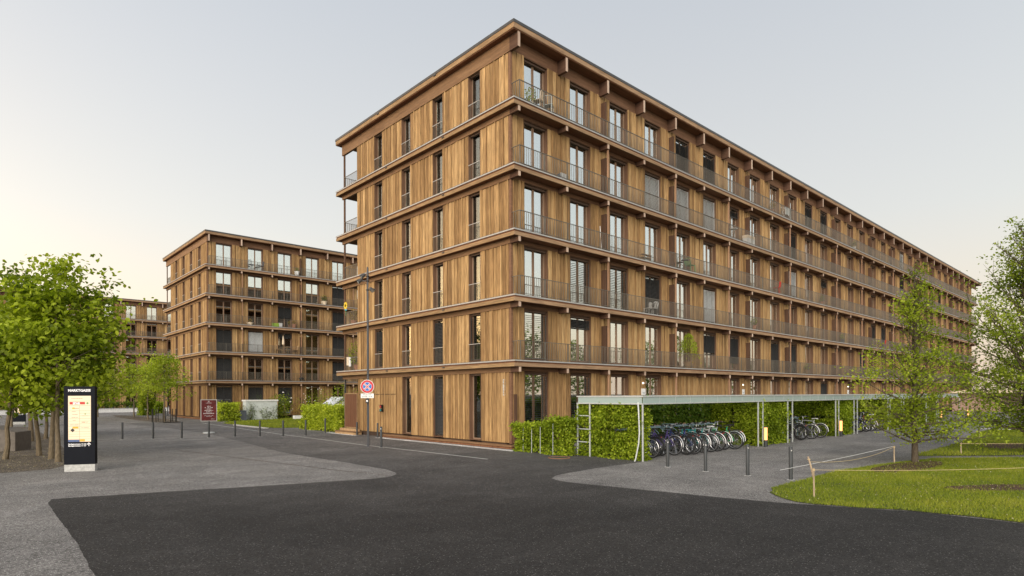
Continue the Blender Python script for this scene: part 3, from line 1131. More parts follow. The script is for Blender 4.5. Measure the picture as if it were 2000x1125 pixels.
def place_window(root, d, loc, rz, code, label=None):
    w = link('window', d['frame'], root, loc, rz)
    if label:
        w['label'] = label
    for p in d['panes']:
        link('pane', p, w)
    for c in code.split():
        n = {'c': 'curtain', 'l': 'curtain', 'f': 'curtain', 'b': 'blind', 'guard': 'guard_rail', 'warm': 'lit_room', 'lamp': 'ceiling_lamp'}[c.split('_')[0]]
        link(n, d[c], w)
    return w


CODE = {'c': 'c_white', 'g': 'c_grey', 'b': 'b_dark', 'o': 'b_open', 'w': 'b_grey', 'k': '', 'B': 'b_part', 'L': 'b_low', 't': 'b_bit c_white',
        'u': 'c_blue', 'y': 'c_yellow', 'f': 'f_white', 'd': 'c_white l_white', 'W': 'warm lamp', 'x': None, 'F': 'b_open f_grey'}
JOIST_E = MB().box(-.03, .11, -.50, .02, 16.977, 17.60, 0).box(-.025, .105, -.512, -.50, 16.98, 17.597, 1).mesh('joist', ['joist_wood', 'endgrain'])
JOIST_S = MB().box(-.03, .11, -.50, .02, -.534, -.309, 0).box(-.025, .105, -.512, -.50, -.531, -.312, 1).mesh('joist', ['joist_wood', 'endgrain'])
POST = MB().box(0, .07, -.44, -.37, 0.0, H - .31).mesh('post', 'post_wood')
FIN = MB().box(0, .09, -.30, -.001, .02, 1.86).mesh('partition', 'fin_wood')


def balusters(segs, z0, z1, pitch=0.115, w=0.016):
    """thin upright bars along straight runs, one mesh"""
    P = []
    for (ax, ay, bx, by) in segs:
        L = math.hypot(bx - ax, by - ay)
        n = int(L / pitch)
        f = (np.arange(n) + .5) / n
        P.append(np.stack([ax + (bx - ax) * f, ay + (by - ay) * f], 1))
    P = np.concatenate(P)
    n = len(P)
    o = np.array([(-1, -1), (1, -1), (1, 1), (-1, 1)]) * w / 2
    V = np.zeros((n, 8, 3))
    V[:, :4, :2] = P[:, None] + o
    V[:, 4:, :2] = P[:, None] + o
    V[:, :4, 2] = z0
    V[:, 4:, 2] = z1
    b_ = np.arange(n)[:, None] * 8
    F = np.concatenate([b_ + np.array(q) for q in ((0, 1, 5, 4), (1, 2, 6, 5), (2, 3, 7, 6), (3, 0, 4, 7))], 1).reshape(-1, 4)
    me = bpy.data.meshes.new('balusters')
    me.vertices.add(n * 8)
    me.vertices.foreach_set('co', V.astype(np.float32).ravel())
    me.loops.add(len(F) * 4)
    me.loops.foreach_set('vertex_index', F.astype(np.int32).ravel())
    me.polygons.add(len(F))
    me.polygons.foreach_set('loop_start', np.arange(len(F), dtype=np.int32) * 4)
    me.update(calc_edges=True)
    me.materials.append(M['rail_metal'])
    return me


def split_boards(a, b_, rg, wide=(.19, .30)):
    """widths of the upright boards between a and b: wide boards with a slim batten now and then"""
    out, x = [], a
    i = rg.randint(0, 2)
    while x < b_ - .02:
        if i % 3 == 2:
            w, k = rg.uniform(.05, .075), 1
        else:
            w, k = rg.uniform(*wide), 0
        if b_ - (x + w) < .12:
            w = b_ - x
        out.append((x, min(b_, x + w), k))
        x += w
        i += 1
    return out


def block(label, ox, oy, nb, L, right_codes, left_codes, single_left=(), single_bays=0, win_bays=None, fins=(), posts=(), seed=1, lit=()):
    root = empty('apartment_building', label, 'apartment building', (ox, oy, 0), 0, 'timber-clad apartment buildings round the square')
    rg = random.Random(seed)
    win_bays = win_bays or nb
    # inner volume, dark rooms
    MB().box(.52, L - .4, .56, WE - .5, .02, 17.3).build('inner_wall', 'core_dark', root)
    # backing of the cladding: piers and lintels
    wb = MB()
    wl = MB()
    # far end and back walls
    wb.box(L - .35, L, .04, WE, 0, 17.6)
    wb.box(.04, L - .36, WE - .33, WE, 0, 17.6)
    right_boards, left_boards = [], []      # (a, b, z0, z1, kind, single)
    for k in range(6):
        z0, z1 = ztop(k) + (.0375 if k == 0 else .0), zboard(k)
        # right (long) facade
        xs = []
        x = 0.13
        for i in range(nb):
            a = RW0 + i * BAY
            c = right_codes(k, i) if i < win_bays else 'k'
            if c == 'x':
                continue
            xs.append((x, a, i))
            x = a + RWW
        xs.append((x, L, nb))
        for (a, b_, i) in xs:
            wb.box(max(.04, a), b_, .04, .36, z0 - .3, z1 + .45)
            for (p, q, kd) in split_boards(a, b_, rg):
                right_boards.append((p, q, z0, z1, kd, i <= single_bays))
        for i in range(nb):
            a = RW0 + i * BAY
            wb.box(a, a + RWW, .04, .36, z1 - .005, z1 + .45)
        # left (gable) facade
        ys = []
        y = 0.15
        for i in range(4):
            if left_codes(k, i) == 'x':
                continue
            a = LW0 + i * LWS
            ys.append((y, a, i))
            y = a + LWW
        ys.append((y, WE, 4))
        for (a, b_, i) in ys:
            wb.box(.04, .36, max(.37, a), min(b_, WE - .34), z0 - .3, z1 + .45)
            for (p, q, kd) in split_boards(a, b_, rg):
                left_boards.append((p, q, z0, z1, kd, k in single_left))
        for i in range(4):
            a = LW0 + i * LWS
            if left_codes(k, i) != 'x':
                wb.box(.04, .36, a, a + LWW, z1 - .005, z1 + .45)
    wb.build('backing_wall', 'wall_back', root)
    # corner posts
    cp = MB()
    for k in range(6):
        cp.box(.012, .12, .012, .14, ztop(k), zboard(k) + .001)
    cp.build('corner_post', 'beam', root)
    # boards: the ones that can be picked apart singly, the rest joined
    rest = MB()
    cnt = 0
    for side, lst in (('l', left_boards), ('r', right_boards)):
        for (p, q, z0, z1, kd, single) in lst:
            th = .066 if kd else rg.uniform(.022, .040)
            g = .009 if kd else .016
            one = MB() if single and cnt < 297 else rest
            tn = rg.random()
            if side == 'l':
                one.box(.04 - th, .044, p + g, q - g, z0, z1, 0, tn, 'rb')
            else:
                one.box(p + g, q - g, .04 - th, .044, z0, z1, 0, tn, 'kb')
            if one is not rest:
                one.build('board', 'board', root)
                cnt += 1
    o = rest.build('boards', 'board', root)
    tag(o, kind='stuff')
    # slabs with fascia and metal edge, joists, wall beams
    for k in range(1, 6):
        zt = ztop(k)
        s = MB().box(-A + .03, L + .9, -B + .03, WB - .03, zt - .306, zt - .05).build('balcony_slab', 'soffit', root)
        f = MB()
        f.box(-A + .012, L + .93, -B + .012, -B + .055, zt - .312, zt - .158)
        f.build('fascia', 'fascia', s)
        f = MB()
        f.box(-A + .012, -A + .055, -B + .056, WB, zt - .312, zt - .158)
        f.box(-A + .056, L + .9, WB - .045, WB, zt - .312, zt - .158)
        f.build('fascia', 'fascia_side', s)
        e = MB()
        e.box(-A - .004, L + .94, -B - .004, -B + .08, zt - .088, zt - .03)
        e.box(-A - .004, -A + .08, -B + .081, WB + .01, zt - .088, zt - .03)
        e.box(-A + .081, L + .9, WB - .07, WB + .01, zt - .115, zt - .03)
        e.build('edge_trim', 'trim_metal', s)
        c = MB().box(-A - .008, L + .95, -B - .008, WB + .015, zt - .03, zt - .02)
        c.build('floor_edge', 'cap_metal', s)
        for q in (4.4, 9.6):
            MB().box(-A - .03, -A + .02, q, q + .16, zt - .215, zt - .165).build('drain_spout', 'cap_metal', s)
        for i in range(nb + 1):
            link('joist', JOIST_S, root, (i * BAY, 0, zt))
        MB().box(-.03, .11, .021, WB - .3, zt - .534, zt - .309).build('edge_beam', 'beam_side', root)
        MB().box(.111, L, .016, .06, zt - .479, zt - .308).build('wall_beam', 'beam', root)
    roof = MB().box(-A + .03, L + 3.2, -B + .03, WB - .03, 17.603, 17.90).build('roof', 'soffit', root)
    f = MB().box(-A, L + 3.25, -B, -B + .05, 17.645, 17.862).build('fascia', 'fascia', roof)
    f = MB().box(-A, -A + .05, -B + .051, WB, 17.645, 17.862).box(-A + .051, L + 3.2, WB - .05, WB, 17.645, 17.862).build('fascia', 'fascia_side', roof)
    MB().box(-A - .02, L + 3.27, -B - .02, WB + .02, 17.863, 17.986).build('roof_edge', 'cap_metal', roof)
    for q in (5.0, 10.4):
        MB().box(-A - .04, -A + .02, q, q + .2, 17.80, 17.862).build('drain_spout', 'cap_metal', roof)
    for i in range(nb + 1):
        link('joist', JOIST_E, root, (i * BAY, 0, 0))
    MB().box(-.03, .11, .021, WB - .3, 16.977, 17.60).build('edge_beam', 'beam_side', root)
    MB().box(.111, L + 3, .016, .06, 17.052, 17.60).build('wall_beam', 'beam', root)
    # plinth and ledge
    p = MB().box(-.19, .0, -.2, 10.4, 0, .10).box(.001, 2.4, -.2, -.01, 0, .10).build('plinth', 'board_red', root)
    MB().box(-.28, .03, -.29, 10.5, .101, .165).box(.031, 2.4, -.29, .03, .101, .165).build('ledge', 'beam_side', p)
    # railings
    for k in range(1, 6):
        zt = ztop(k)
        r = MB()
        r.box(.05, L + .3, -.506, -.47, zt + .775, zt + .80)
        r.box(.05, .085, -.469, -.0, zt + .775, zt + .80)
        r.box(.05, L + .3, -.502, -.474, zt + .035, zt + .055)
        for i in range(int(L / 1.488)):
            r.box(.06 + i * 1.488, .085 + i * 1.488, -.504, -.472, zt - .02, zt + .775)
        ro = r.build('railing', 'rail_metal', root)
        tag(link('balusters', balusters([(.06, -.488, L + .3, -.488), (.067, -.47, .067, -.02)], zt + .055, zt + .775), ro), kind='stuff')
        # loggia at the back corner
        r = MB()
        r.box(.0, .03, WE + .02, WB - .5, zt + .775, zt + .80).box(.03, 8, WB - .53, WB - .50, zt + .775, zt + .80)
        ro = r.build('railing', 'rail_metal', root)
        tag(link('balusters', balusters([(.015, WE + .03, .015, WB - .52), (.04, WB - .515, 8, WB - .515)], zt + .0, zt + .775, .12), ro), kind='stuff')
    for k in range(0, 6):
        z0 = ztop(k)
        z1 = 16.977 if k == 5 else ztop(k + 1) - .534
        MB().box(-.005, .085, WB - .54, WB - .45, z0 - .02 if k else 0, z1).build('post', 'cap_metal' if k < 1 else 'reveal', root)
    MB().box(.04, 9, WE + .9, WE + .94, .25, 2.33).build('rear_partition', 'door_wood', root)
    # partitions and posts on the long facade
    for k in range(0, 6):
        for i in fins:
            if i < nb:
                link('partition', FIN, root, (RW0 + i * BAY - .69, 0.015, ztop(k)))
        if k < 5:
            for i in posts:
                if i < nb:
                    zz = ztop(k)
                    o = link('post', POST, root, (RW0 + i * BAY - .70, 0, zz))
                    if k == 0:
                        o.scale = (1, 1, (ztop(1) - .31 - zz) / (H - .31))
    # windows
    for k in range(6):
        h = zboard(k) - ztop(k) - .03 - (.0375 if k == 0 else 0)
        for i in range(win_bays):
            c = right_codes(k, i)
            if c == 'x':
                continue
            d = wset(('r', round(h, 2)), RWW, h, True)
            place_window(root, d, (RW0 + i * BAY, 0, ztop(k) + (.04 if k == 0 else .015)), 0, CODE[c])
        for i in range(4):
            c = left_codes(k, i)
            if c == 'x':
                continue
            d = wset(('l', round(h, 2)), LWW, h, False)
            code = CODE[c]
            if k:
                code = (code + ' guard').strip()
            place_window(root, d, (0, LW0 + i * LWS + LWW, ztop(k) + (.04 if k == 0 else .015)), -math.pi / 2, code)
    return root


RC = {5: 'ccccbbccckbbkgkkgkwkkcgkkkckk', 4: 'cccwwwtckbkkgkkgkkBkkkkbkkkkk', 3: 'ccccuyccdwctkkckgkkBkkkkkkkkk',
      2: 'coobcwccdkkkgkkBbckkgkkBkkkkk', 1: 'otgcgBLkbbkgkkbkkLkkgkkkkkkkk', 0: 'Bbkkxxkkkgkbgkkxkkkkkxkkkkkkk'}
_rr = random.Random(3)


def right_main(k, i):
    if k == 0 and i == 0:
        return 'F'
    if k == 0 and i == 1:
        return 'o'
    return RC[k][i] if i < len(RC[k]) else 'k'


LC = {5: 'cccc', 4: 'cccc', 3: 'cccc', 2: 'gggk', 1: 'obkB', 0: 'gbkx'}
main = block('long timber apartment block in front, its gable beside the parking lane', 0, 0, 29, 87.2, right_main, lambda k, i: LC[k][i],
             single_left=(0, 1, 2, 3, 4, 5), single_bays=3, fins=(2, 4, 7, 9, 12, 15, 17, 20, 22, 25, 27), posts=(2, 4, 6, 9, 12, 14, 17, 19, 22, 24, 27), seed=5)
RC2 = {5: 'kkkkkkkk', 4: 'kkkkbkbk', 3: 'kkBWbkkk', 2: 'bwtWbkbk', 1: 'bdcWbkbk', 0: 'bbBWkkbk'}
second = block('timber apartment block standing behind the garden lawn and metal cabinet', 0.03, 43.0, 29, 87.2, lambda k, i: RC2[k][i], lambda k, i: 'k',
               win_bays=8, fins=(3, 6), posts=(1, 3, 5), seed=8)
RC3 = {5: 'kgkbkfkk', 4: 'kkckkckk', 3: 'kkgkkWkk', 2: 'kkkkkWkk', 1: 'kkkkkkkk', 0: 'kkkkkkkk'}
third = block('darker timber apartment block farthest off, seen above the tree crowns', -13.2, 95.3, 29, 87.2, lambda k, i: RC3[k][i], lambda k, i: 'k',
              win_bays=8, fins=(), posts=(2, 4, 6), seed=9)

# ---------------------------------------------------------------- signs, poles, bollards
FACE = lambda rz: rz


def glyphs(mb, x0, x1, z, h, seed, y=-.004, word=.0, mi=0):
    """illegible small print: a row of letter-sized marks"""
    rg = random.Random(seed)
    x = x0
    while x < x1 - h * .3:
        w = h * rg.choice((.28, .5, .6, .62))
        if rg.random() < .12:
            x += h * .45
            continue
        w = min(w, x1 - x)
        k = rg.random()
        if k < .4:
            mb.box(x, x + w * .3, y - .002, y + .002, z, z + h, mi).box(x + w * .7, x + w, y - .002, y + .002, z, z + h * rg.choice((.7, 1)), mi)
            mb.box(x + w * .3, x + w * .7, y - .002, y + .002, z + h * .4, z + h * .58, mi)
        elif k < .7:
            mb.box(x, x + w * .3, y - .002, y + .002, z, z + h, mi).box(x + w * .3, x + w, y - .002, y + .002, z, z + h * .2, mi).box(x + w * .3, x + w * .8, y - .002, y + .002, z + h * .75, z + h * .95, mi)
        else:
            mb.box(x, x + w, y - .002, y + .002, z, z + h * .22, mi).box(x + w * .35, x + w * .65, y - .002, y + .002, z + h * .22, z + h, mi)
        x += w + h * .16


def kiosk(loc, rz, label, full=True):
    t = empty('sign_pillar', label, 'sign', loc, rz, 'illuminated direction pillars')
    w, d, h = .82, .20, 2.61
    MB().box(-w / 2 + .004, w / 2 - .004, -d / 2 + .004, d / 2 - .004, 0, .215).build('base', 'concrete', t)
    MB().box(-w / 2, w / 2, -d / 2, d / 2, .217, h).build('body', 'kiosk_body', t)
    y = -d / 2 - .004
    x0, x1, z0, z1 = -.295, .305, .91, 2.32
    p = MB().box(x0, x1, y, y + .003, z0, z1).build('light_panel', 'panel_glow', t)
    xm = x0 + .5 * (x1 - x0)
    ln = MB()
    yy = y - .002

    def fr(v):      # panel fraction from the zoomed photograph rows
        return z1 - (v - 150) / 580 * (z1 - z0)
    for v in (215, 272):
        ln.box(x0 + .01, x1 - .01, yy, yy + .001, fr(v) - .003, fr(v) + .003)
    for v in (338, 437, 468, 503, 533, 568, 600, 632, 662, 695):
        ln.box(x0 + .01, xm - .004, yy, yy + .001, fr(v) - .003, fr(v) + .003)
    for v in (338, 370, 402, 437, 468, 503, 533, 568, 600, 632, 662, 695):
        ln.box(xm + .004, x1 - .01, yy, yy + .001, fr(v) - .003, fr(v) + .003)
    ln.box(xm - .003, xm + .003, yy, yy + .001, z0, fr(272))
    ln.build('row_line', 'panel_line', p)
    if full:
        r = MB()
        r.box(x0 + .04, x0 + .445, yy - .002, yy, fr(258), fr(226)).build('logo_bar', 'panel_red', p)
        me = text_mesh('SPAR', .085, 'logo_lettering', .001, 'LEFT', .004)
        me.materials.append(M['panel_white'])
        link('logo_lettering', me, p, (x0 + .125, yy - .004, fr(255)))
        MB().ring((x0 + .51, yy - .002, fr(243)), .024, .006, 'y', 18, 4).bar((x0 + .51, yy - .002, fr(250)), (x0 + .51, yy - .002, fr(236)), .016).build('logo_tree', 'panel_green', p)
        g = MB()
        for (a, b_, v, hh, s) in ((.08, .22, 186, .02, 1), (.1, .26, 388, .022, 2), (.09, .27, 425, .018, 4), (.12, .2, 462, .02, 5), (.05, .28, 520, .02, 6), (.36, .52, 405, .014, 7), (.34, .54, 555, .018, 8), (.1, .2, 350, .014, 9)):
            glyphs(g, x0 + a, x0 + b_, fr(v), hh, s, yy)
        g.build('small_print', 'panel_grey', p)
        g = MB()
        for (a, b_, v, hh, s) in ((.22, .40, 186, .022, 11), (.36, .54, 488, .026, 12), (.17, .28, 312, .022, 13)):
            glyphs(g, x0 + a, x0 + b_, fr(v), hh, s, yy)
        g.build('small_print', 'panel_red', p)
        MB().box(x0 + .115, x0 + .27, yy - .001, yy + .001, fr(562), fr(538)).build('colour_bar', 'panel_yellow', p)
        MB().box(x0 + .11, x0 + .17, yy - .001, yy + .001, fr(316), fr(296)).build('colour_bar', 'panel_yellow', p)
        MB().obox((x0 + .115, yy, fr(583)), (.03, 0, .03), (0, .001, 0), (-.03, 0, .03)).build('diamond', 'panel_black', p)
        MB().box(x0 + .65, x0 + .653, yy - .001, yy, z0, z0 + .01).obox((x0 + .45, yy, fr(380)), (.012, 0, .012), (0, .001, 0), (-.012, 0, .012)).build('diamond', 'panel_green', p)
    else:
        MB().box(x0 + .08, x0 + .30, yy - .001, yy + .001, fr(420), fr(360)).box(x0 + .2, x0 + .34, yy - .001, yy + .001, fr(560), fr(520)).build('colour_bar', 'panel_yellow', p)
        MB().box(x0 + .04, x0 + .5, yy - .001, yy + .001, fr(258), fr(226)).build('logo_bar', 'panel_red', p)
    MB().box(x0, xm - .004, yy - .001, yy + .001, z0 + .001, fr(702)).build('colour_bar', 'panel_blue', p)
    MB().box(xm + .004, xm + .14, yy - .001, yy + .001, z0 + .012, fr(698)).build('colour_bar', 'panel_yellow', p)
    me = text_mesh('MARKTGASSE', .101, 'title', .002, 'LEFT', .0042)
    xs = [v.co.x for v in me.vertices]
    me.transform(Matrix.Scale((x1 - x0 - .005) / (max(xs) - min(xs)), 4, (1, 0, 0)))
    me.materials.append(M['letter_white'])
    link('title', me, t, (x0 - min(xs) * .6, y, 2.452))
    for z, s in ((.825, 'Barlagerstrasse 14–22'), (.772, 'Barlagerstrasse 11–37')):
        me = text_mesh(s, .052, 'direction_lettering', .002, 'LEFT', .0022)
        xs = [v.co.x for v in me.vertices]
        me.transform(Matrix.Scale(.475 / (max(xs) - min(xs)), 4, (1, 0, 0)))
        me.materials.append(M['letter_white'])
        link('direction_lettering', me, t, (x0, y, z))
    a = MB()
    ax, az = x0 + .545, .785
    a.box(ax - .011, ax + .011, y - .002, y, az - .01, az + .075)
    a.bar((ax - .047, y - .001, az + .04), (ax + .006, y - .001, az + .093), .002, .022)
    a.bar((ax + .047, y - .001, az + .04), (ax - .006, y - .001, az + .093), .002, .022)
    a.build('arrow', 'letter_white', t)
    return t


kiosk((-14.62, 3.68, 0), R(-26.2), 'tall dark blue illuminated sign pillar headed MARKTGASSE on a concrete foot')
kiosk((-13.78, 44.8, 0), R(-22), 'smaller looking sign pillar farther back, half hidden by the tree trunks', False)


def bollard(loc, label, group, mat='post_metal', dot=True, h=.9, r=.05):
    t = empty('bollard', label, 'bollard', loc, 0, group)
    MB().lathe((0, 0, 0), [(r, 0), (r, h - .012), (r - .008, h), (0.001, h + .002)], 16).build('post', mat, t, True)
    MB().lathe((0, 0, 0.001), [(r + .05, 0), (r + .05, .004), (r, .006)], 16).build('foot', 'concrete', t)
    if dot:
        MB().lathe((0, 0, 0), [(.018, 0), (.018, .006), (.001, .007)], 10).build('reflector', 'chrome', t)
        k = t.children[-1]
        k.rotation_euler = (R(90), 0, R(-48))
        k.location = (-r * .69, -r * .72, h - .1)
    return t


names = ['right-hand', 'second', 'third', 'left-hand']
for (x, y, s) in ((-.79, -8.22, 'dark bollard standing before the parked bicycles, nearest the shelter corner post'),
                  (-.92, -9.61, 'dark bollard in the row on the gravel, between the bicycles bollard and the lamp bollard'),
                  (-.94, -10.93, 'dark bollard on the gravel, next to the one at the lawn tip'),
                  (-.89, -12.11, 'dark bollard at the tip of the lawn, beside the rope stake')):
    bollard((x, y, 0), s, 'bollards on the gravel path before the bike shelter', 'post_metal', True, .885)
LB = [(-10.99, 18.70, 'black bollard nearest the sign pillar, at the open end of the row'), (-9.71, 17.94, 'black bollard second from the sign pillar end of the row'),
      (-8.49, 17.25, 'black bollard just before the maroon notice board in the row'), (-7.24, 16.83, 'black bollard in front of the maroon notice board, hiding its foot'),
      (-5.99, 16.43, 'black bollard before the lawn, just right of the maroon notice board'), (-4.91, 15.64, 'black bollard in front of the pale metal cabinet'),
      (-3.97, 14.69, 'black bollard before the lawn, between cabinet and clipped yellow hedge'), (-2.79, 14.39, 'black bollard at the left corner of the clipped yellow hedge'),
      (-.9, 15.9, 'black bollard half sunk into the clipped yellow hedge')]
for (x, y, s) in LB:
    bollard((x, y, 0), s, 'bollards across the square', 'post_metal', False, .9)
bollard((-3.67, 4.5, 0), 'dark bollard right beside the lamp pole with the no stopping sign', 'bollards by the parking lane', 'post_metal', True, .92, .055)
bollard((-.70, 9.98, 0), 'dark bollard close against the garage boards', 'bollards by the parking lane', 'post_metal', False, .8)
bollard((-.52, 12.62, 0), 'dark bollard beside the wooden steps at the gable corner', 'bollards by the parking lane', 'post_metal', False, .76)

# lamp pole with floodlights and the no-stopping sign
P0 = (-3.82, 5.38, 0)
t = empty('street_lamp', 'tall grey lamp pole with three floodlights in front of the gable', 'street lamp', P0)
MB().tube([(0, 0, 0), (0, 0, 2.0), (0, 0, 8.04)], [.058, .053, .045], 8).lathe((0, 0, 0), [(.11, 0), (.11, .02), (.085, .025)], 12).build('pole', 'pole_metal', t)
MB().box(-.02, .02, -.02, .02, 8.04, 8.08).build('pole_cap', 'cap_metal', t)
rtv, fwv = Vector((.738, -.674, 0)), Vector((.674, .738, 0))
for (s, z, out, tl) in ((-1, 7.66, .20, .5), (-1, 7.44, .34, .3), (1, 7.04, .20, -.1)):
    lamp = MB()
    c = rtv * (s * out) - fwv * .08 + Vector((0, 0, z))
    ax = (rtv * s * .9 - fwv * .5).normalized()
    aim = (ax * .8 + Vector((0, 0, -.6))).normalized()
    sd_ = ax.cross(Vector((0, 0, 1))).normalized()
    up_ = sd_.cross(aim).normalized()
    lamp.tube([c - aim * .14, c - aim * .05, c + aim * .10], [.045, .085, .10], 12)
    lamp.obox(c + aim * .11 + up_ * .09, aim * .06, sd_ * .09, up_ * .006)
    o = lamp.build('floodlight', 'cap_metal', t, True)
    MB().tube([c + aim * .101, c + aim * .106], [.088, .088], 12).build('lens', 'galvanised', o)
    MB().bar((0, 0, z), c, .03).ring((0, 0, z), .075, .018, 'z', 12, 4).build('bracket', 'cap_metal', o)

t = empty('no_stopping_sign', 'round red and blue no stopping sign on the lamp pole', 'traffic sign', (P0[0] - .05, P0[1] - .055, 2.693), R(-42))
y = -.075


def disc(mb, r, y0, y1, n=40, mi=0):
    vs = [(r * math.cos(2 * math.pi * i / n), y0, r * math.sin(2 * math.pi * i / n)) for i in range(n)]
    vs += [(a, y1, c) for a, _, c in vs]
    fs = [tuple(range(n)), tuple(range(2 * n - 1, n - 1, -1))] + [(i, n + i, n + (i + 1) % n, (i + 1) % n) for i in range(n)]
    mb.add(vs, fs, mi)
    return mb


disc(MB(), .304, y, y + .012).build('plate', 'white_paint', t)
disc(MB(), .286, y - .003, y).build('ring', 'sign_red', t)
disc(MB(), .198, y - .005, y - .003).build('inner_border', 'white_paint', t)
disc(MB(), .190, y - .007, y - .005).build('field', 'sign_blue', t)
cr = MB()
cr2 = MB()
for s in (1, -1):
    d = Vector((s, 0, 1)).normalized()
    n_ = Vector((-s, 0, 1)).normalized() if s > 0 else Vector((1, 0, 1)).normalized()
    d = Vector((1, 0, s)).normalized()
    n_ = Vector((-s, 0, 1)).normalized()
    cr2.obox((0, y - .0075 - .0004 * s, 0), d * .19, (0, .0006, 0), n_ * .034)
    cr.obox((0, y - .0092 - .0006 * s, 0), d * .20, (0, .0008, 0), n_ * .017)
cr2.build('cross_border', 'white_paint', t)
cr.build('cross', 'sign_red', t)
MB().box(-.05, .05, y + .012, y + .10, -.03, .03).build('clamp', 'galvanised', t)
t = empty('plate_sign', 'small white text plate under the round no stopping sign', 'sign', (P0[0] - .05, P0[1] - .055, 2.28), R(-42))
MB().box(-.29, .29, y, y + .01, -.10, .10).build('plate', 'white_paint', t)
g = MB()
glyphs(g, -.19, .19, .025, .045, 3, y)
glyphs(g, -.24, .25, -.06, .045, 4, y)
g.build('small_print', 'black', t)
t = empty('sensor_box', 'small black camera box clamped to the lamp pole under the plate', 'camera', (P0[0] - .04, P0[1] - .05, 2.05), R(-42))
MB().box(-.07, .07, -.13, -.02, -.09, .09).build('body', 'black', t)
disc(MB(), .04, -.137, -.13, 14).build('lens', 'letter_white', t)

# maroon notice board on a round foot
t = empty('notice_board', 'maroon notice board with white lines of print on a round foot', 'sign', (-6.07, 20.97, 0), R(-17))
MB().lathe((0, 0, 0), [(.33, 0), (.33, .05), (.3, .07), (.04, .08)], 24).build('foot', 'galvanised', t)
MB().tube([(0, .03, .06), (0, .03, 1.4)], .03, 10).build('pole', 'black', t)
MB().box(-.455, .455, -.02, .02, .73, 2.08).build('frame', 'trim_metal', t)
MB().box(-.41, .41, -.026, -.0205, .775, 2.035).build('poster', 'maroon', t)
g = MB()
for (hw, z, hh) in ((.17, 1.845, .028), (.10, 1.635, .045), (.22, 1.545, .055), (.12, 1.465, .045), (.23, 1.37, .055), (.15, 1.29, .045), (.30, 1.19, .06), (.24, 1.07, .028), (.16, 1.02, .022)):
    glyphs(g, -hw, hw, z, hh, int(z * 1000), -.03)
glyphs(g, .12, .34, .86, .03, 77, -.03)
g.bar((-.05, -.03, 1.90), (0, -.03, 1.99), .003, .015).bar((0, -.03, 1.99), (.04, -.03, 1.91), .003, .012)
g.build('lettering', 'letter_white', t)

# upright lettering on the gable wall and the garage signal
t = empty('wall_lettering', 'pale upright lettering fixed to the ground floor boards at the corner', 'lettering', (0, .452, 0))
g = MB()
for i in range(7):
    z = 3.0 - i * .108
    rg = random.Random(i)
    pat = [rg.random() < .72 for _ in range(12)]
    for j in range(12):
        if pat[j]:
            r_, c_ = divmod(j, 3)
            g.box(-.02, -.006, .075 - c_ * .05 - .046, .075 - c_ * .05, z - r_ * .024 - .022, z - r_ * .024)
g.build('letter', 'letter_grey', t)
t = empty('garage_signal', 'small red and green garage signal with visors on the gable boards', 'traffic light', (0, 10.62, 1.58))
MB().box(-.06, .0, -.03, .03, -.2, .2).build('bracket', 'black', t)
for z, mname in ((.1, 'signal_red'), (-.1, 'signal_green')):
    MB().tube([(-.06, 0, z), (-.17, -.03, z)], .085, 14).build('housing', 'black', t)
    MB().tube([(-.171, -.03, z), (-.176, -.031, z)], .068, 14).build('lens', mname, t)
    MB().obox((-.21, -.05, z + .08 * (1 if z > 0 else -1)), (.06, .015, 0), (0, .075, 0), (0, 0, .008)).build('visor', 'black', t)
MB().box(-.012, .0, 9.2, 13.3, 2.34, 2.37).build('garage_door_line', 'wall_back', main)
MB().box(.13, .24, -.11, -.002, .17, 2.33).build('corner_casing', 'fin_wood', main)

# steps and screen at the gable corner
t = empty('wooden_steps', 'two wooden steps beside the clipped yellow hedge', 'steps', (-.28, 14.1, 0))
MB().box(-.27, .2, -1.2, 1.2, .0, .14).build('riser', 'light_wood', t)
MB().box(-.31, .22, -1.25, 1.25, .141, .19).build('tread', 'beam_side', t)
MB().box(-.02, .2, -1.0, 1.1, .191, .33).build('riser', 'light_wood', t)
t = empty('wooden_screen', 'red-brown wooden privacy screen at the ground floor of the gable corner', 'screen', (0, 14.3, .34))
MB().box(-.015, .02, -.72, .74, .06, 2.03).build('panel', 'door_wood', t)
MB().box(-.025, .03, -.76, -.721, 0, 2.09).box(-.025, .03, .741, .78, 0, 2.09).box(-.025, .03, -.72, .74, 2.031, 2.09).box(-.025, .03, -.72, .74, 0, .059).build('frame', 'fascia_side', t)

# glowing bollard lamps
for (x, y, s) in ((8.45, -7.11, 'glowing bollard lamp beside the first hedge block of the bike shelter'),
                  (17.56, -7.0, 'glowing bollard lamp beside the second hedge block of the bike shelter'),
                  (42.9, -6.0, 'glowing bollard lamp far off behind the slender tree crown'),
                  (47.9, -6.9, 'farthest glowing bollard lamp at the end of the gravel path')):
    t = empty('bollard_lamp', s, 'lamp', (x, y, 0), 0, 'glowing bollard lamps along the bike shelter')
    MB().lathe((0, 0, 0), [(.075, 0), (.075, .3), (.07, .305)], 16).build('base', 'post_metal', t, True)
    MB().lathe((0, 0, .306), [(.066, 0), (.066, .54)], 16).build('lamp_tube', 'lamp_glow', t, True)
    MB().lathe((0, 0, .847), [(.075, 0), (.075, .03), (.07, .035)], 16).build('cap', 'post_metal', t, True)

# ---------------------------------------------------------------- bicycle shelter
SX0, SX1, SY0, SY1 = -.12, 45.2, -6.80, -3.85
HB = [(8.62, 11.60), (17.6, 20.35), (26.4, 29.2), (35.2, 38.0)]
t = empty('bike_shelter', 'long glass and steel bicycle shelter with hedges between its bays', 'shelter', (0, 0, 0))
fm = []


def spost(x, y, z1=1.957, w=.045):
    MB().box(x - w / 2, x + w / 2, y - w / 2, y + w / 2, 0, z1).build('post', 'galvanised', t)


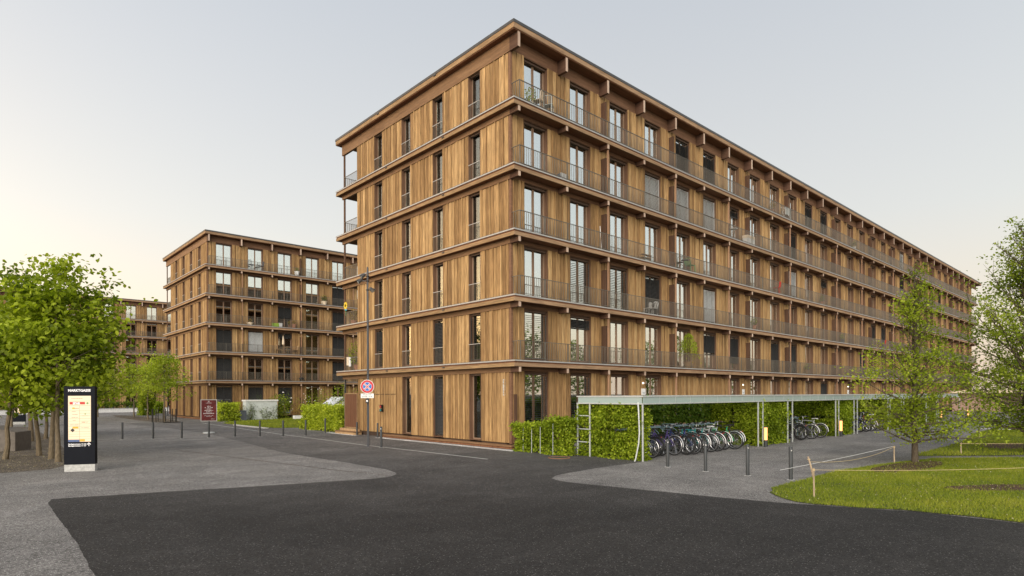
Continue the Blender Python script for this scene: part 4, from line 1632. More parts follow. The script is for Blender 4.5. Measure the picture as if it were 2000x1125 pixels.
xs = [SX0]
for a, b_ in HB:
    xs += [a - .22, a + .22, b_ - .20, b_ + .32]
xs.append(SX1)
for x in xs:
    spost(x, SY0)
    spost(x, SY1)
spost(SX0, -4.45)
for z in (.52, 1.0, 1.5):
    MB().box(SX0 - .018, SX0 + .018, -4.42, SY1 - .023, z, z + .035).build('rung', 'galvanised', t)
for (z0, z1) in ((1.958, 2.0), (2.215, 2.258)):
    f = MB()
    f.box(SX0 - .03, SX1 + .03, SY0 - .028, SY0 + .022, z0, z1).box(SX0 - .03, SX1 + .03, SY1 - .022, SY1 + .028, z0, z1)
    f.box(SX0 - .028, SX0 + .022, SY0 + .023, SY1 - .023, z0, z1).box(SX1 - .022, SX1 + .028, SY0 + .023, SY1 - .023, z0, z1)
    f.build('frame_rail', 'galvanised', t)
n = 45
pm = MB().box(0.012, (SX1 - SX0) / n - .012, -.006, .006, 2.001, 2.214).mesh('glass_panel', 'shelter_glass')
bm_ = MB().box(-.01, .01, -.009, .009, 2.001, 2.214).mesh('glazing_bar', 'galvanised')
rm = MB().box(.012, (SX1 - SX0) / n - .012, SY0 + .03, SY1 - .03, 2.222, 2.234).mesh('roof_panel', 'roof_glass')
rb = MB().box(-.012, .012, SY0 + .023, SY1 - .023, 2.216, 2.245).mesh('roof_bar', 'galvanised')
for i in range(n):
    x = SX0 + (SX1 - SX0) * i / n
    link('glass_panel', pm, t, (x, SY0, 0))
    link('roof_panel', rm, t, (x, 0, 0))
    if i:
        link('glazing_bar', bm_, t, (x, SY0, 0))
        link('roof_bar', rb, t, (x, 0, 0))
MB().box(SX0 - .005, SX0 + .007, SY0 + .03, SY1 - .03, 2.001, 2.214).build('glass_panel', 'shelter_glass', t)
rod = MB().tube([(0, 0, .02), (0, 0, 1.957)], .012, 6).mesh('rod', 'galvanised')
for i in range(44):
    link('rod', rod, t, (.9 + i, -4.32, 0))
MB().tube([(-.14, -6.62, 2.03), (-.16, -6.66, 1.75), (-.20, -6.72, 1.0), (-.22, -6.70, .62), (-.25, -6.60, .1), (-.27, -6.57, .0)], .026, 8).build('downpipe', 'galvanised', t, True)

hedge('clipped_hedge', 'tall clipped hedge filling the near end wall of the bike shelter', -.03, .45, -6.66, -3.95, 2.06, 1350, .08, 'leaf_hedge', 21, 'hedges of the bike shelter', wob=.06)
hedge('clipped_hedge', 'low bushy hedge with stakes between the building corner and the shelter', -.58, .06, -3.85, -.95, 1.16, 1300, .082, 'leaf_hedge', 22, 'hedges of the bike shelter', wob=.10, slope=-.30)
for i, (a, b_) in enumerate(HB):
    hedge('clipped_hedge', ['first', 'second', 'third', 'fourth'][i] + ' tall hedge block from the near end, standing between two bicycle bays',
          a - .05, b_ + .02, SY0 + .10, -4.35, 2.04, [1100, 950, 460, 380][i], [.082, .088, .12, .13][i], 'leaf_hedge', 30 + i, 'hedges of the bike shelter', 'lrft')
hedge('clipped_hedge', 'long dark hedge along the back of the bike shelter', .45, 45, -4.3, -3.75, 1.98, 760, .12, 'leaf_hedge_deep', 40, 'hedges of the bike shelter', 'ft')
for i, (x, y, h) in enumerate(((-.5, -1.35, 1.0), (-.56, -1.9, 1.0), (-.58, -2.4, 1.05), (-.6, -3.1, 1.2))):
    t = empty('plant_stake', 'thin grey stake in the low bushy hedge, ' + ['nearest the building corner', 'second from the building corner', 'third from the building corner', 'nearest the shelter ladder'][i],
              'stake', (x - .1, y, 0), 0, 'stakes in the low hedge')
    MB().tube([(0, 0, 0), (.01, 0, h)], .012, 6).build('stick', 'galvanised', t)


def rack(x0, x1, label):
    t = empty('bike_rack', label, 'bike rack', ((x0 + x1) / 2, -4.95, 0), 0, 'racks inside the bike shelter')
    w = (x1 - x0) / 2
    MB().box(-w, w, -.03, .03, .95, 1.02).build('bar', 'rack_blue', t)
    for i in range(5):
        x = -w + .1 + (2 * w - .2) * i / 4
        MB().box(x - .025, x + .025, -.02, .02, 0, .949).build('leg', 'rack_blue', t)
    for i in range(int(w * 2 / .45)):
        x = -w + .3 + i * .45
        MB().tube([(x, -.03, .93), (x + .02, -.22, .78), (x + .04, -.25, .62)], .012, 5).build('hook', 'rack_blue', t)


rack(.65, 8.1, 'blue-grey bicycle rack in the first bay with the crowded bicycles')
rack(12.0, 17.1, 'blue-grey bicycle rack in the second bay behind the first hedge block')
rack(20.8, 26.0, 'blue-grey bicycle rack in the third bay behind the second hedge block')

# ---------------------------------------------------------------- bicycles
WR = .345


def bike_parts():
    d = {}
    d['tyre'] = MB().ring((0, 0, 0), WR - .02, .021, 'y', 32, 6).mesh('tyre', 'tyre', True)
    d['rim'] = MB().ring((0, 0, 0), WR - .052, .013, 'y', 32, 4).mesh('rim', 'chrome', True)
    s = MB()
    for i in range(14):
        a = 2 * math.pi * i / 14
        s.bar((0, .025 * (-1) ** i, 0), ((WR - .06) * math.cos(a), 0, (WR - .06) * math.sin(a)), .004)
    s.tube([(0, -.04, 0), (0, .04, 0)], .022, 8)
    d['spokes'] = s.mesh('spokes', 'chrome')

    def frame(kind):
        m = MB()
        bb, rear, head_t, head_b = (-.06, 0, .29), (-.52, 0, WR), (.34, 0, .86), (.385, 0, .70)
        seat_t = (-.20, 0, .80)
        if kind == 'step':
            m.tube([head_b, (.12, 0, .44), bb], .021, 8)
            m.tube([(.355, 0, .80), (.05, 0, .50), (-.125, 0, .52)], .018, 8)
        else:
            m.tube([head_b, bb], .021, 8)
            m.tube([(.345, 0, .83), seat_t], .018, 8)
        m.tube([head_t, head_b], .022, 8)
        m.tube([bb, seat_t, (-.225, 0, .88)], [.018, .018, .014], 8)
        for s_ in (-1, 1):
            m.tube([(-.06, s_ * .03, .29), (-.3, s_ * .05, .32), (-.52, s_ * .055, WR)], .010, 6)
            m.tube([(-.19, s_ * .02, .76), (-.52, s_ * .055, WR)], .009, 6)
            m.tube([(.39, s_ * .045, .68), (.44, s_ * .05, .52), (.535, s_ * .05, WR)], .013, 6)
        m.tube([(.39, -.045, .68), (.39, .045, .68)], .016, 6)
        return m.mesh('frame', 'bike_black', True)
    d['frame'] = frame('diamond')
    d['frame_step'] = frame('step')
    h = MB()
    h.tube([(.335, 0, .87), (.325, 0, .98), (.36, 0, 1.02)], .014, 8)
    h.tube([(.16, -.31, 1.03), (.30, -.27, 1.04), (.37, -.12, 1.02), (.37, .12, 1.02), (.30, .27, 1.04), (.16, .31, 1.03)], .012, 8)
    d['handlebar'] = h.mesh('handlebar', 'chrome', True)
    g = MB()
    for s_ in (-1, 1):
        g.tube([(.15, s_ * .31, 1.03), (.27, s_ * .28, 1.04)], .018, 8)
        g.bar((.30, s_ * .26, 1.035), (.20, s_ * .25, 1.0), .012)
    d['grips'] = g.mesh('grips', 'black', True)
    s = MB()
    vs, fs = [], []
    prof = [(-.14, .085, 0), (-.08, .09, .012), (.0, .05, .006), (.10, .026, .004), (.14, .016, -.01)]
    for (x, w, z) in prof:
        vs += [(x - .235, -w, .93 + z - .015), (x - .235, -w * .6, .945 + z), (x - .235, w * .6, .945 + z), (x - .235, w, .93 + z - .015), (x - .235, 0, .90 + z)]
    for i in range(len(prof) - 1):
        for j in range(5):
            a, b2 = i * 5 + j, i * 5 + (j + 1) % 5
            fs.append((a, b2, b2 + 5, a + 5))
    fs += [(4, 3, 2, 1, 0), tuple(range(len(vs) - 5, len(vs)))]
    s.add(vs, fs)
    d['saddle'] = s.mesh('saddle', 'black', True)
    c = MB()
    c.tube([(-.06, -.07, .29), (-.06, .07, .29)], .022, 8)
    c.ring((-.06, -.052, .29), .085, .008, 'y', 20, 4)
    c.bar((-.06, -.075, .29), (.06, -.08, .17), .018).bar((-.06, .075, .29), (-.18, .08, .41), .018)
    c.box(.02, .11, -.15, -.085, .155, .18).box(-.23, -.14, .085, .15, .40, .425)
    d['crankset'] = c.mesh('crankset', 'chrome')
    for nm, c0 in (('rear', -.52), ('front', .535)):
        m = MB()
        a0, a1 = (R(20), R(165)) if nm == 'rear' else (R(15), R(150))
        k = 14
        vs, fs = [], []
        for i in range(k + 1):
            a = (math.pi - a0) + (a0 - a1) * 0 - 0
            a = R(185) - (R(185) - R(40)) * i / k if nm == 'rear' else R(215) - R(150) * i / k
            for (w, rr) in ((-.028, WR + .014), (0, WR + .03), (.028, WR + .014)):
                vs.append((c0 + rr * math.cos(a), w, WR + rr * math.sin(a)))
        for i in range(k):
            for j in range(2):
                fs.append((i * 3 + j, i * 3 + j + 1, i * 3 + j + 4, i * 3 + j + 3))
        m.add(vs, fs)
        d['guard_' + nm] = m.mesh('mudguard', 'bike_black', True)
    m = MB()
    for s_ in (-1, 1):
        m.bar((-.24, s_ * .06, .735), (-.74, s_ * .06, .735), .012).bar((-.70, s_ * .06, .735), (-.53, s_ * .065, WR), .008).bar((-.5, s_ * .06, .735), (-.525, s_ * .065, WR), .008)
    for x in (-.26, -.5, -.73):
        m.bar((x, -.06, .735), (x, .06, .735), .010)
    d['rack'] = m.mesh('carrier', 'black')
    b_ = MB()
    x0, x1, w, z0, z1 = .42, .68, .17, .82, 1.03
    for z in np.linspace(z0, z1, 5):
        b_.bar((x0 - .02 * (z > .9), -w, z), (x1 + .02, -w, z), .008).bar((x0, w, z), (x1 + .02, w, z), .008).bar((x0, -w, z), (x0, w, z), .008).bar((x1 + .02, -w, z), (x1 + .02, w, z), .008)
    b_.box(x0, x1, -w, w, z0 - .005, z0 + .005)
    for q in range(7):
        x = x0 + (x1 - x0) * q / 6
        b_.bar((x, -w, z0), (x, -w, z1), .006).bar((x, w, z0), (x, w, z1), .006)
    d['basket'] = b_.mesh('basket', 'rack_blue')
    l = MB().tube([(.44, 0, .80), (.50, 0, .80)], [.02, .035], 10)
    d['headlight'] = l.mesh('headlight', 'chrome', True)
    d['stand'] = MB().bar((-.12, .06, .28), (-.22, .17, .01), .014).mesh('kickstand', 'chrome')
    d['lock'] = MB().box(-.75, -.738, -.018, .018, .67, .695).mesh('rear_light', 'red_plastic')
    return d


BP = bike_parts()


def paint(o, mat):
    o.material_slots[0].link = 'OBJECT'
    o.material_slots[0].material = M[mat]
    return o


def bicycle(x, y, rz, label, col, step=False, guard='black', basket=False, saddle='black', rim='chrome', tilt=0.0, group='bicycles in the shelter'):
    t = empty('bicycle', label, 'bicycle', (x, y, 0.0), rz, group)
    t.rotation_euler = (R(tilt), 0, rz)
    t.scale = (1.07, 1.07, 1.07)
    for (cx_, tr) in ((-.52, 0), (.535, 0)):
        w = paint(link('wheel', BP['tyre'], t, (cx_, 0, WR)), 'tyre')
        w.rotation_euler = (0, rnd.uniform(0, 3), 0)
        paint(link('rim', BP['rim'], w), rim)
        link('spokes', BP['spokes'], w)
    paint(link('frame', BP['frame_step' if step else 'frame'], t), 'bike_' + col)
    hb = link('handlebar', BP['handlebar'], t)
    link('grips', BP['grips'], hb)
    paint(link('saddle', BP['saddle'], t), saddle)
    link('crankset', BP['crankset'], t)
    if guard:
        for q in ('rear', 'front'):
            paint(link('mudguard', BP['guard_' + q], t), 'bike_' + guard)
        link('carrier', BP['rack'], t)
        link('rear_light', BP['lock'], t)
    link('kickstand', BP['stand'], t)
    link('headlight', BP['headlight'], t)
    if basket:
        link('basket', BP['basket'], t)
    return t


HALF = .52
NB = [(1.08, -6.30, 'white', False, None, False, 'chrome', 'slim white bicycle without mudguards, nearest the shelter corner post'),
      (1.62, -6.10, 'navy', True, 'black', False, 'tyre', 'navy step-through bicycle squeezed in behind the slim white one'),
      (2.02, -6.05, 'purple', False, None, False, 'chrome', 'purple bicycle standing tallest near the corner end of the rack'),
      (2.46, -6.33, 'purple', True, 'silver', False, 'chrome', 'purple step-through bicycle with bright silver mudguards'),
      (2.95, -6.55, 'black', False, 'black', False, 'tyre', 'all black bicycle between the purple and the dark blue bicycle'),
      (3.35, -6.62, 'blue', True, 'black', False, 'chrome', 'dark blue step-through bicycle in the middle of the first bay'),
      (3.80, -6.30, 'black', True, 'silver', True, 'chrome', 'black bicycle with wire basket in the first bay'),
      (4.22, -6.48, 'teal', False, 'white', False, 'chrome', 'teal bicycle with white mudguards in the first bay'),
      (4.66, -6.59, 'teal', True, 'silver', False, 'chrome', 'teal step-through bicycle with a silver mudguard'),
      (5.10, -6.62, 'silver', False, 'white', False, 'chrome', 'silver bicycle with pale mudguards and pale saddle'),
      (5.55, -6.45, 'black', True, 'black', False, 'tyre', 'black step-through bicycle beside the silver one'),
      (5.98, -6.44, 'pale', False, 'white', False, 'chrome', 'pale green-grey bicycle with white mudguards'),
      (6.45, -6.68, 'green', True, 'pale', False, 'chrome', 'bright green bicycle with cream wheels'),
      (6.95, -6.50, 'black', False, 'white', False, 'chrome', 'last bicycle of the first bay, black with white mudguards'),
      (13.35, -6.55, 'black', True, 'black', True, 'tyre', 'black bicycle with a pale blue basket behind the first hedge block'),
      (13.95, -6.35, 'black', False, 'black', False, 'tyre', 'plain black bicycle beside the one with the pale blue basket'),
      (14.55, -6.60, 'black', True, 'white', False, 'chrome', 'black bicycle with a white rear mudguard in the second bay'),
      (15.85, -6.55, 'silver', False, 'white', False, 'chrome', 'silver bicycle standing alone at the right of the second bay'),
      (22.1, -6.4, 'black', True, 'black', False, 'tyre', 'black bicycle behind the second hedge block'),
      (22.9, -6.5, 'blue', False, 'black', False, 'tyre', 'dark blue bicycle in the third bay beside the black one'),
      (23.7, -6.55, 'black', False, 'white', False, 'chrome', 'black bicycle with white mudguards in the middle of the third bay'),
      (24.6, -6.6, 'silver', True, 'silver', False, 'chrome', 'silver step-through bicycle in the third bay'),
      (25.4, -6.5, 'red', True, 'black', False, 'chrome', 'dark red bicycle in the third bay half hidden by branches')]
for i, (x, y, col, step, gd, bk, rim, s) in enumerate(NB):
    rz = math.pi / 2 + rnd.uniform(-.10, .10)
    bicycle(x - math.cos(rz) * -HALF * 1.0, y + HALF, rz, s, col, step, gd, bk, 'bike_white' if col == 'silver' else 'black', rim, rnd.uniform(-3, 7))

# ---------------------------------------------------------------- rope fence of the lawn
SP = [(-3.36, -13.66, .66, 'stake with crossed rods at the tip of the near lawn'), (5.40, -12.83, .58, 'pale stake standing before the slender tree'),
      (10.37, -13.67, .46, 'pale stake right of the slender tree, at the second lawn'), (20.61, -12.44, .58, 'farthest pale stake at the edge of the second lawn')]
for (x, y, h, s) in SP:
    t = empty('rope_stake', s, 'stake', (x, y, 0), 0, 'stakes of the rope fence')
    rg = random.Random(int(x * 10))
    MB().tube([(.0, 0, -.02), (.015, .01, h * .5), (-.02, .0, h)], [.021, .019, .017], 8).build('stake', 'stake_wood', t)
    MB().tube([(-.02, 0, h - .06), (-.02, 0, h - .02)], .03, 8).build('knot', 'rope', t)
t = empty('rope_stake', 'slanting pale rod leaning against the stake at the lawn tip', 'stake', (-3.36, -13.66, 0), 0, 'stakes of the rope fence')
MB().tube([(.03, .02, .42), (-.10, .02, .68), (-.17, .06, .92)], [.02, .019, .017], 8).build('stake', 'stake_wood', t)
MB().ring((-.15, .05, .86), .025, .010, 'z', 10, 5).build('knot', 'rope', t)


def rope(name, pts, label, mat, r, sag, cat):
    P = []
    for (a, b_) in zip(pts, pts[1:]):
        a, b_ = Vector(a), Vector(b_)
        for i in range(14):
            f = i / 14
            P.append(a.lerp(b_, f) - Vector((0, 0, sag * 4 * f * (1 - f))))
    P.append(Vector(pts[-1]))
    tag(MB().tube(P, r, 5).build(name, mat), label, cat, 'ropes round the lawn')


rope('rope', [(-3.37, -13.66, .62), (2.2, -17.3, .56), (9, -21.5, .56)], 'hemp rope running low across the near lawn', 'rope', .005, .05, 'rope')
rope('rope', [(-3.45, -13.6, .8), (5.39, -12.83, .55)], 'hemp rope sagging from the crossed stake to the slender tree stake', 'rope', .006, .16, 'rope')
rope('barrier_tape', [(-2.2, -12.4, .40), (5.39, -12.80, .56)], 'white tape drawn tight above the gravel path edge', 'white_tape', .005, .02, 'tape')
rope('rope', [(10.36, -13.67, .42), (17, -17.6, .42), (30, -25, .45)], 'pale rope along the second lawn in front', 'rope', .008, .06, 'rope')
rope('barrier_tape', [(20.6, -12.44, .52), (25, -17, .5), (40, -24, .5)], 'white tape along the far side of the second lawn', 'white_tape', .009, .05, 'tape')

# ---------------------------------------------------------------- balcony things
def bistro_chair(loc, rz, label, mat, seat=None, s=1.0, group=None):
    t = empty('chair', label, 'chair', loc, rz, group)
    for (x, y) in ((-.19, -.19), (.19, -.19), (-.19, .19), (.19, .19)):
        MB().tube([(x * 1.1, y * 1.1, 0), (x, y, .44)], .012, 6).build('leg', mat, t)
    MB().prism([(-.21, -.21), (.21, -.21), (.23, .2), (-.23, .2)], .44, .46).build('seat', seat or mat, t)
    b_ = MB()
    b_.tube([(-.2, .2, .44), (-.21, .25, .8), (-.13, .26, .86), (.13, .26, .86), (.21, .25, .8), (.2, .2, .44)], .013, 6)
    for x in (-.12, -.04, .04, .12):
        b_.bar((x, .21, .46), (x, .255, .85), .022, .008)
    b_.build('backrest', mat, t)
    t.scale = (s, s, s)
    return t


def small_table(loc, label, mat, r=.3, h=.7, group=None):
    t = empty('table', label, 'table', loc, 0, group)
    MB().lathe((0, 0, h - .02), [(r, 0), (r, .02), (0.001, .021)], 18).build('tabletop', mat, t)
    for a in (0, 2.1, 4.2):
        MB().tube([(r * .8 * math.cos(a), r * .8 * math.sin(a), 0), (.03 * math.cos(a), .03 * math.sin(a), h - .02)], .011, 6).build('leg', mat, t)
    return t


def pot_plant(loc, label, r=.14, h=.24, ph=.5, n=140, leaf=.09, lm='leaf_linden', pot='terracotta', seed=0, flowers=None, drape=False):
    t = empty('potted_plant', label, 'plant', loc)
    MB().lathe((0, 0, 0), [(r * .7, 0), (r, h), (r * 1.08, h), (r * 1.08, h + .03), (r * .9, h + .03), (r * .88, h - .02)], 14).build('pot', pot, t)
    g = np.random.default_rng(seed)
    if drape:
        MB().tube([(0, 0, h - .02), (.03, 0, h + ph * .55), (-.02, 0, h + ph)], [.022, .018, .012], 6).build('stem', 'bark', t)
        a = g.uniform(0, 6.283, n)
        rr = np.abs(g.normal(.55, .22, n))
        z = h + ph + .12 - rr ** 2 * .9 - g.uniform(0, .85, n) ** 1.2 * (rr > .35) * .75 + g.normal(0, .05, n)
        P = np.stack([rr * np.cos(a) * .95, rr * np.sin(a) * .42, np.maximum(z, .05)], 1)
        me = leaf_mesh('foliage', P, leaf, lm, seed, droop=1.1, shape=4, aspect=.4)
    else:
        v = g.normal(0, 1, (n, 3))
        v /= np.linalg.norm(v, axis=1)[:, None]
        P = v * (g.uniform(.2, 1, n) ** .5)[:, None] * np.array([ph * .42, ph * .36, ph * .5]) + np.array([0, 0, h + ph * .5])
        s = MB()
        for i in range(5):
            s.tube([(0, 0, h - .02), tuple(P[i] * np.array([.4, .4, 1]))], [.009, .004], 5)
        s.build('stem', 'bark', t)
        me = leaf_mesh('foliage', P, leaf, lm, seed, droop=.2, shape=4)
    link('foliage', me, t)
    return t


zt = [0] + [ztop(k) - .018 for k in range(1, 6)]
bistro_chair((1.42, -.24, zt[5]), R(200), 'white slatted chair on the top balcony at the building corner', 'cream_cloth', s=.9)
bistro_chair((2.08, -.25, zt[5]), R(120), 'pale green chair on the top balcony, second from the corner', 'bike_pale', s=.9)
pot_plant((1.02, -.18, zt[5]), 'tall grey-green potted plant on the top balcony at the corner', .12, .2, .75, 180, .09, 'leaf_light', 'white_paint', 3)
t = empty('crate', 'grey slatted crate on the fourth floor balcony near the corner', 'crate', (2.95, -.26, zt[4]))
for i in range(5):
    MB().box(-.22 + i * .09, -.15 + i * .09, -.12, -.105, 0, .32).build('slat', 'blind_grey', t)
MB().box(-.22, .28, -.10, .12, 0, .30).build('body', 'planter_dark', t)
t = empty('mop', 'white mop with lime green head leaning on the third floor balcony', 'mop', (5.72, -.27, zt[3]))
MB().tube([(0, 0, .06), (.05, .12, 1.25)], .014, 6).build('handle', 'white_paint', t)
MB().box(-.16, .14, -.06, .05, 0, .05).build('head', 'lime', t)
t = empty('shoe_rack', 'small wicker rack on the third floor balcony left of the dark chair', 'rack', (9.4, -.27, zt[3]))
for x in (-.35, -.1, .15, .4):
    MB().tube([(x, 0, 0), (x + .03, 0, .36)], .014, 6).build('leg', 'wicker', t)
MB().box(-.4, .45, -.09, .09, .2, .225).box(-.4, .45, -.09, .09, .36, .38).build('shelf', 'wicker', t)
bistro_chair((12.6, -.26, zt[3]), R(-80), 'dark metal chair on the third floor balcony before a blue curtain', 'black', s=.95)
bistro_chair((13.75, -.26, zt[3]), R(80), 'green chair on the third floor balcony before a blue curtain', 'green_plastic', s=.95)
small_table((13.2, -.27, zt[3]), 'small dark table between the dark and the green chair', 'planter_dark', .22, .66)
pot_plant((13.62, -.22, zt[1]), 'weeping willow-like potted plant hanging over the first floor railing', .30, .34, 1.5, 1500, .085, 'leaf_light', 'wicker', 8, drape=True)
bistro_chair((9.55, -.27, zt[2]), R(185), 'small white folding chair on the second floor balcony, left of its twin', 'white_paint', s=.7)
bistro_chair((10.05, -.27, zt[2]), R(175), 'small white folding chair on the second floor balcony, right of its twin', 'white_paint', s=.8)
t = empty('cushion_box', 'whitish cushion box on the fourth floor balcony far along', 'box', (20.9, -.26, zt[4]))
MB().box(-.5, .5, -.17, .17, 0, .42).build('body', 'curtain_white', t)
MB().box(-.52, .52, -.18, .18, .421, .60).build('cushion', 'cream_cloth', t)
small_table((18.85, -.27, zt[4]), 'thin round table on the fourth floor balcony left of the cushion box', 'blind_grey', .25, .72)
t = empty('drying_rack', 'drying rack hung with white and blue laundry on the top balcony', 'drying rack', (26.5, -.28, zt[5]))
for x in (-.5, .5):
    MB().bar((x, -.15, 0), (x, .12, .85), .016).bar((x, .15, 0), (x, -.12, .85), .016).build('leg', 'white_paint', t)
MB().box(-.55, .55, -.13, -.12, .84, .855).box(-.55, .55, .11, .12, .84, .855).build('bar', 'white_paint', t)
for i, mname in enumerate(('curtain_white', 'bike_pale', 'curtain_white', 'curtain_grey')):
    MB().box(-.48 + i * .25, -.27 + i * .25, -.145, -.137, .3 + .05 * (i % 2), .85).build('cloth', mname, t)
bistro_chair((25.0, -.27, zt[3]), R(190), 'red chair on the third floor balcony far along the facade', 'red_plastic')
bistro_chair((45.4, -.27, zt[1]), R(200), 'white chair on the first floor balcony by the slender tree', 'white_paint')
bistro_chair((47.9, -.27, zt[2]), R(185), 'red chair on the second floor balcony by the slender tree', 'red_plastic')
for i, (x, k, s) in enumerate(((33.2, 3, 'round leafy potted plant far along the third floor balcony'), (37.5, 2, 'leafy potted plant far along the second floor balcony'),
                               (24.3, 5, 'dry brownish potted plant on the top balcony beside the laundry'), (40.3, 5, 'small potted bush on the top balcony past the middle'),
                               (21.6, 2, 'small potted plant on the second floor balcony before the middle'), (30.2, 1, 'wicker tub with a plant on the first floor balcony'))):
    pot_plant((x, -.26, zt[k]), s, .15, .28, .55, 150, .10, ['leaf_dark', 'leaf_linden', 'leaf_rust', 'leaf_dark', 'leaf_linden', 'leaf_linden'][i], ['terracotta', 'planter_dark', 'terracotta', 'white_paint', 'terracotta', 'wicker'][i], 50 + i)
# loggia at the gable corner
pot_plant((.25, 14.35, zt[2]), 'flowering pot plant in the second floor loggia under the paper flower', .2, .25, .75, 260, .10, 'leaf_rust', 'terracotta', 70)
t = empty('paper_flower', 'yellow pinwheel flower with blue leaves fixed to the loggia railing', 'ornament', (.0, 14.95, zt[2] + .8))
MB().bar((0, 0, -.2), (0, 0, .32), .015).build('stick', 'green_plastic', t)
m = MB()
for i in range(9):
    a = 2 * math.pi * i / 9
    m.obox((-.02, math.cos(a) * .12, .42 + math.sin(a) * .12), (.006, 0, 0), (0, math.cos(a) * .1, math.sin(a) * .1), (0, -math.sin(a) * .045, math.cos(a) * .045))
m.build('petals', 'yellow', t)
MB().obox((-.01, 0, .18), (.005, 0, 0), (0, .13, .03), (0, 0, .04)).build('leaf', 'curtain_blue', t)
pot_plant((.25, 14.0, zt[1]), 'tall climbing plant in the first floor loggia of the gable', .2, .3, 1.5, 420, .11, 'leaf_linden', 'terracotta', 71)
t = empty('towel', 'pale towels hung over the first floor loggia railing', 'towel', (.0, 14.62, zt[1] + .80))
MB().box(-.02, .045, -.28, -.05, -.55, .02).build('cloth', 'curtain_white', t)
MB().box(-.022, .047, -.02, .2, -.48, .02).build('cloth', 'cream_cloth', t)
pot_plant((.4, 14.2, zt[4]), 'round wicker lamp and plant in the fourth floor loggia of the gable', .16, .3, .3, 60, .08, 'leaf_rust', 'wicker', 72)
pot_plant((.4, 14.4, zt[5]), 'low wicker basket plant in the top floor loggia of the gable', .2, .3, .25, 60, .08, 'leaf_rust', 'wicker', 73)
# second block
Y2 = 42.72
bistro_chair((4.05, Y2, zt[5]), R(120), 'dark armchair on the top balcony of the far block, left of two', 'planter_dark', s=1.1)
bistro_chair((4.95, Y2, zt[5]), R(230), 'dark armchair on the top balcony of the far block, right of two', 'planter_dark', s=1.1)
pot_plant((8.66, Y2, zt[5]), 'white pot with a plant on the top balcony of the far block', .26, .42, .45, 90, .12, 'leaf_linden', 'white_paint', 80)
pot_plant((11.64, Y2, zt[4]), 'bushy plants in a wooden box on the fourth floor of the far block', .34, .35, .75, 220, .13, 'leaf_dark', 'cream_cloth', 81)
t = empty('toy_box', 'lime and white toy boxes on the third floor balcony of the far block', 'box', (6.6, Y2, zt[3]))
MB().box(-.5, .1, -.15, .15, 0, .38).build('body', 'lime', t)
MB().box(.12, .45, -.14, .14, 0, .42).build('lid', 'white_paint', t)
pot_plant((8.35, Y2, zt[3]), 'terracotta pot plant on the third floor balcony of the far block', .2, .4, .5, 90, .12, 'leaf_rust', 'terracotta', 82)
pot_plant((3.9, Y2, zt[3]), 'shallow pot on the third floor balcony of the far block, far left', .3, .22, .45, 90, .1, 'leaf_rust', 'cream_cloth', 83)
bistro_chair((6.75, Y2, zt[2]), R(95), 'wooden folding chair left of the closed parasol on the far block', 'light_wood', s=1.1)
bistro_chair((8.45, Y2, zt[2]), R(-95), 'wooden folding chair right of the closed parasol on the far block', 'light_wood', s=1.1)
small_table((7.6, Y2, zt[2]), 'wooden folding table beside the closed parasol on the far block', 'light_wood', .3, .75)
t = empty('parasol', 'closed cream parasol on a balcony of the far block', 'parasol', (7.2, Y2 + .02, zt[2]))
MB().tube([(0, 0, 0), (0, 0, 2.0)], .02, 8).build('pole', 'light_wood', t)
MB().lathe((0, 0, .95), [(.05, 0), (.12, .08), (.10, .4), (.05, .8), (.01, .95)], 10).build('canopy', 'cream_cloth', t)
t = empty('grill', 'small black grill on the first floor balcony of the far block', 'grill', (9.1, Y2, zt[1]))
MB().lathe((0, 0, .12), [(.1, 0), (.25, .1), (.25, .2), (.1, .3), (.01, .32)], 12).build('bowl', 'black', t)
for a in (0, 2.1, 4.2):
    MB().bar((.2 * math.cos(a), .2 * math.sin(a), 0), (.1 * math.cos(a), .1 * math.sin(a), .15), .02).build('leg', 'black', t)

# wall lights and entrance panels on the ground floor
for x, s in ((9.49, 'nearest the corner'), (20.55, 'above the second bicycle bay'), (39.5, 'far along the facade')):
    t = empty('wall_light', 'small round wall light beside an entrance door, ' + s, 'wall light', (x - .02, -.02, 2.9), 0, 'entrance wall lights')
    MB().lathe((0, 0, -.04), [(.03, 0), (.05, .03), (.05, .05), (.03, .08)], 12).build('bulb', 'lamp_white', t, True)
    MB().box(-.02, .02, .03, .05, -.03, .03).build('bracket', 'galvanised', t)
    t = empty('entrance_panel', 'white entrance panel on the boards under a wall light, ' + s, 'sign', (x, -.012, 2.44), 0, 'entrance panels')
    MB().box(-.17, .17, -.02, .015, -.17, .17).build('plate', 'white_paint', t)
    MB().box(-.1, .1, -.024, -.021, -.1, -.02).build('name_field', 'galvanised', t)

# ---------------------------------------------------------------- garden of the second block
t = empty('metal_cabinet', 'pale metal utility cabinet standing in the garden of the far block', 'utility cabinet', (3.7, 39.5, 0))
MB().box(-1.45, 1.45, -.45, .45, .0, 1.76).build('body', 'cabinet_paint', t)
MB().box(-1.52, 1.52, -.52, .52, 1.761, 1.90).build('lid', 'white_paint', t)
for i in range(6):
    MB().box(-1.42 + i * .48, -1.0 + i * .48, -.465, -.451, .1, 1.68).build('door_panel', 'cabinet_paint', t)
t = empty('climbing_plant', 'thin ivy climbing over the pale metal cabinet', 'plant', (3.7, 39.02, 0))
_g = np.random.default_rng(3)
st = MB()
PP = []
for i in range(10):
    x = _g.uniform(-1.35, 1.3)
    pts = [(x, 0, 0)]
    hh = _g.uniform(.7, 1.7)
    for j in range(6):
        x += _g.normal(.03, .09)
        pts.append((x, -.0, hh * (j + 1) / 6))
        for q in range(int(_g.integers(4, 16))):
            PP.append((x + _g.normal(0, .16), -.05 + _g.normal(0, .02), hh * (j + 1) / 6 + _g.normal(0, .08)))
    st.tube(pts, [.012] * 6 + [.005], 4)
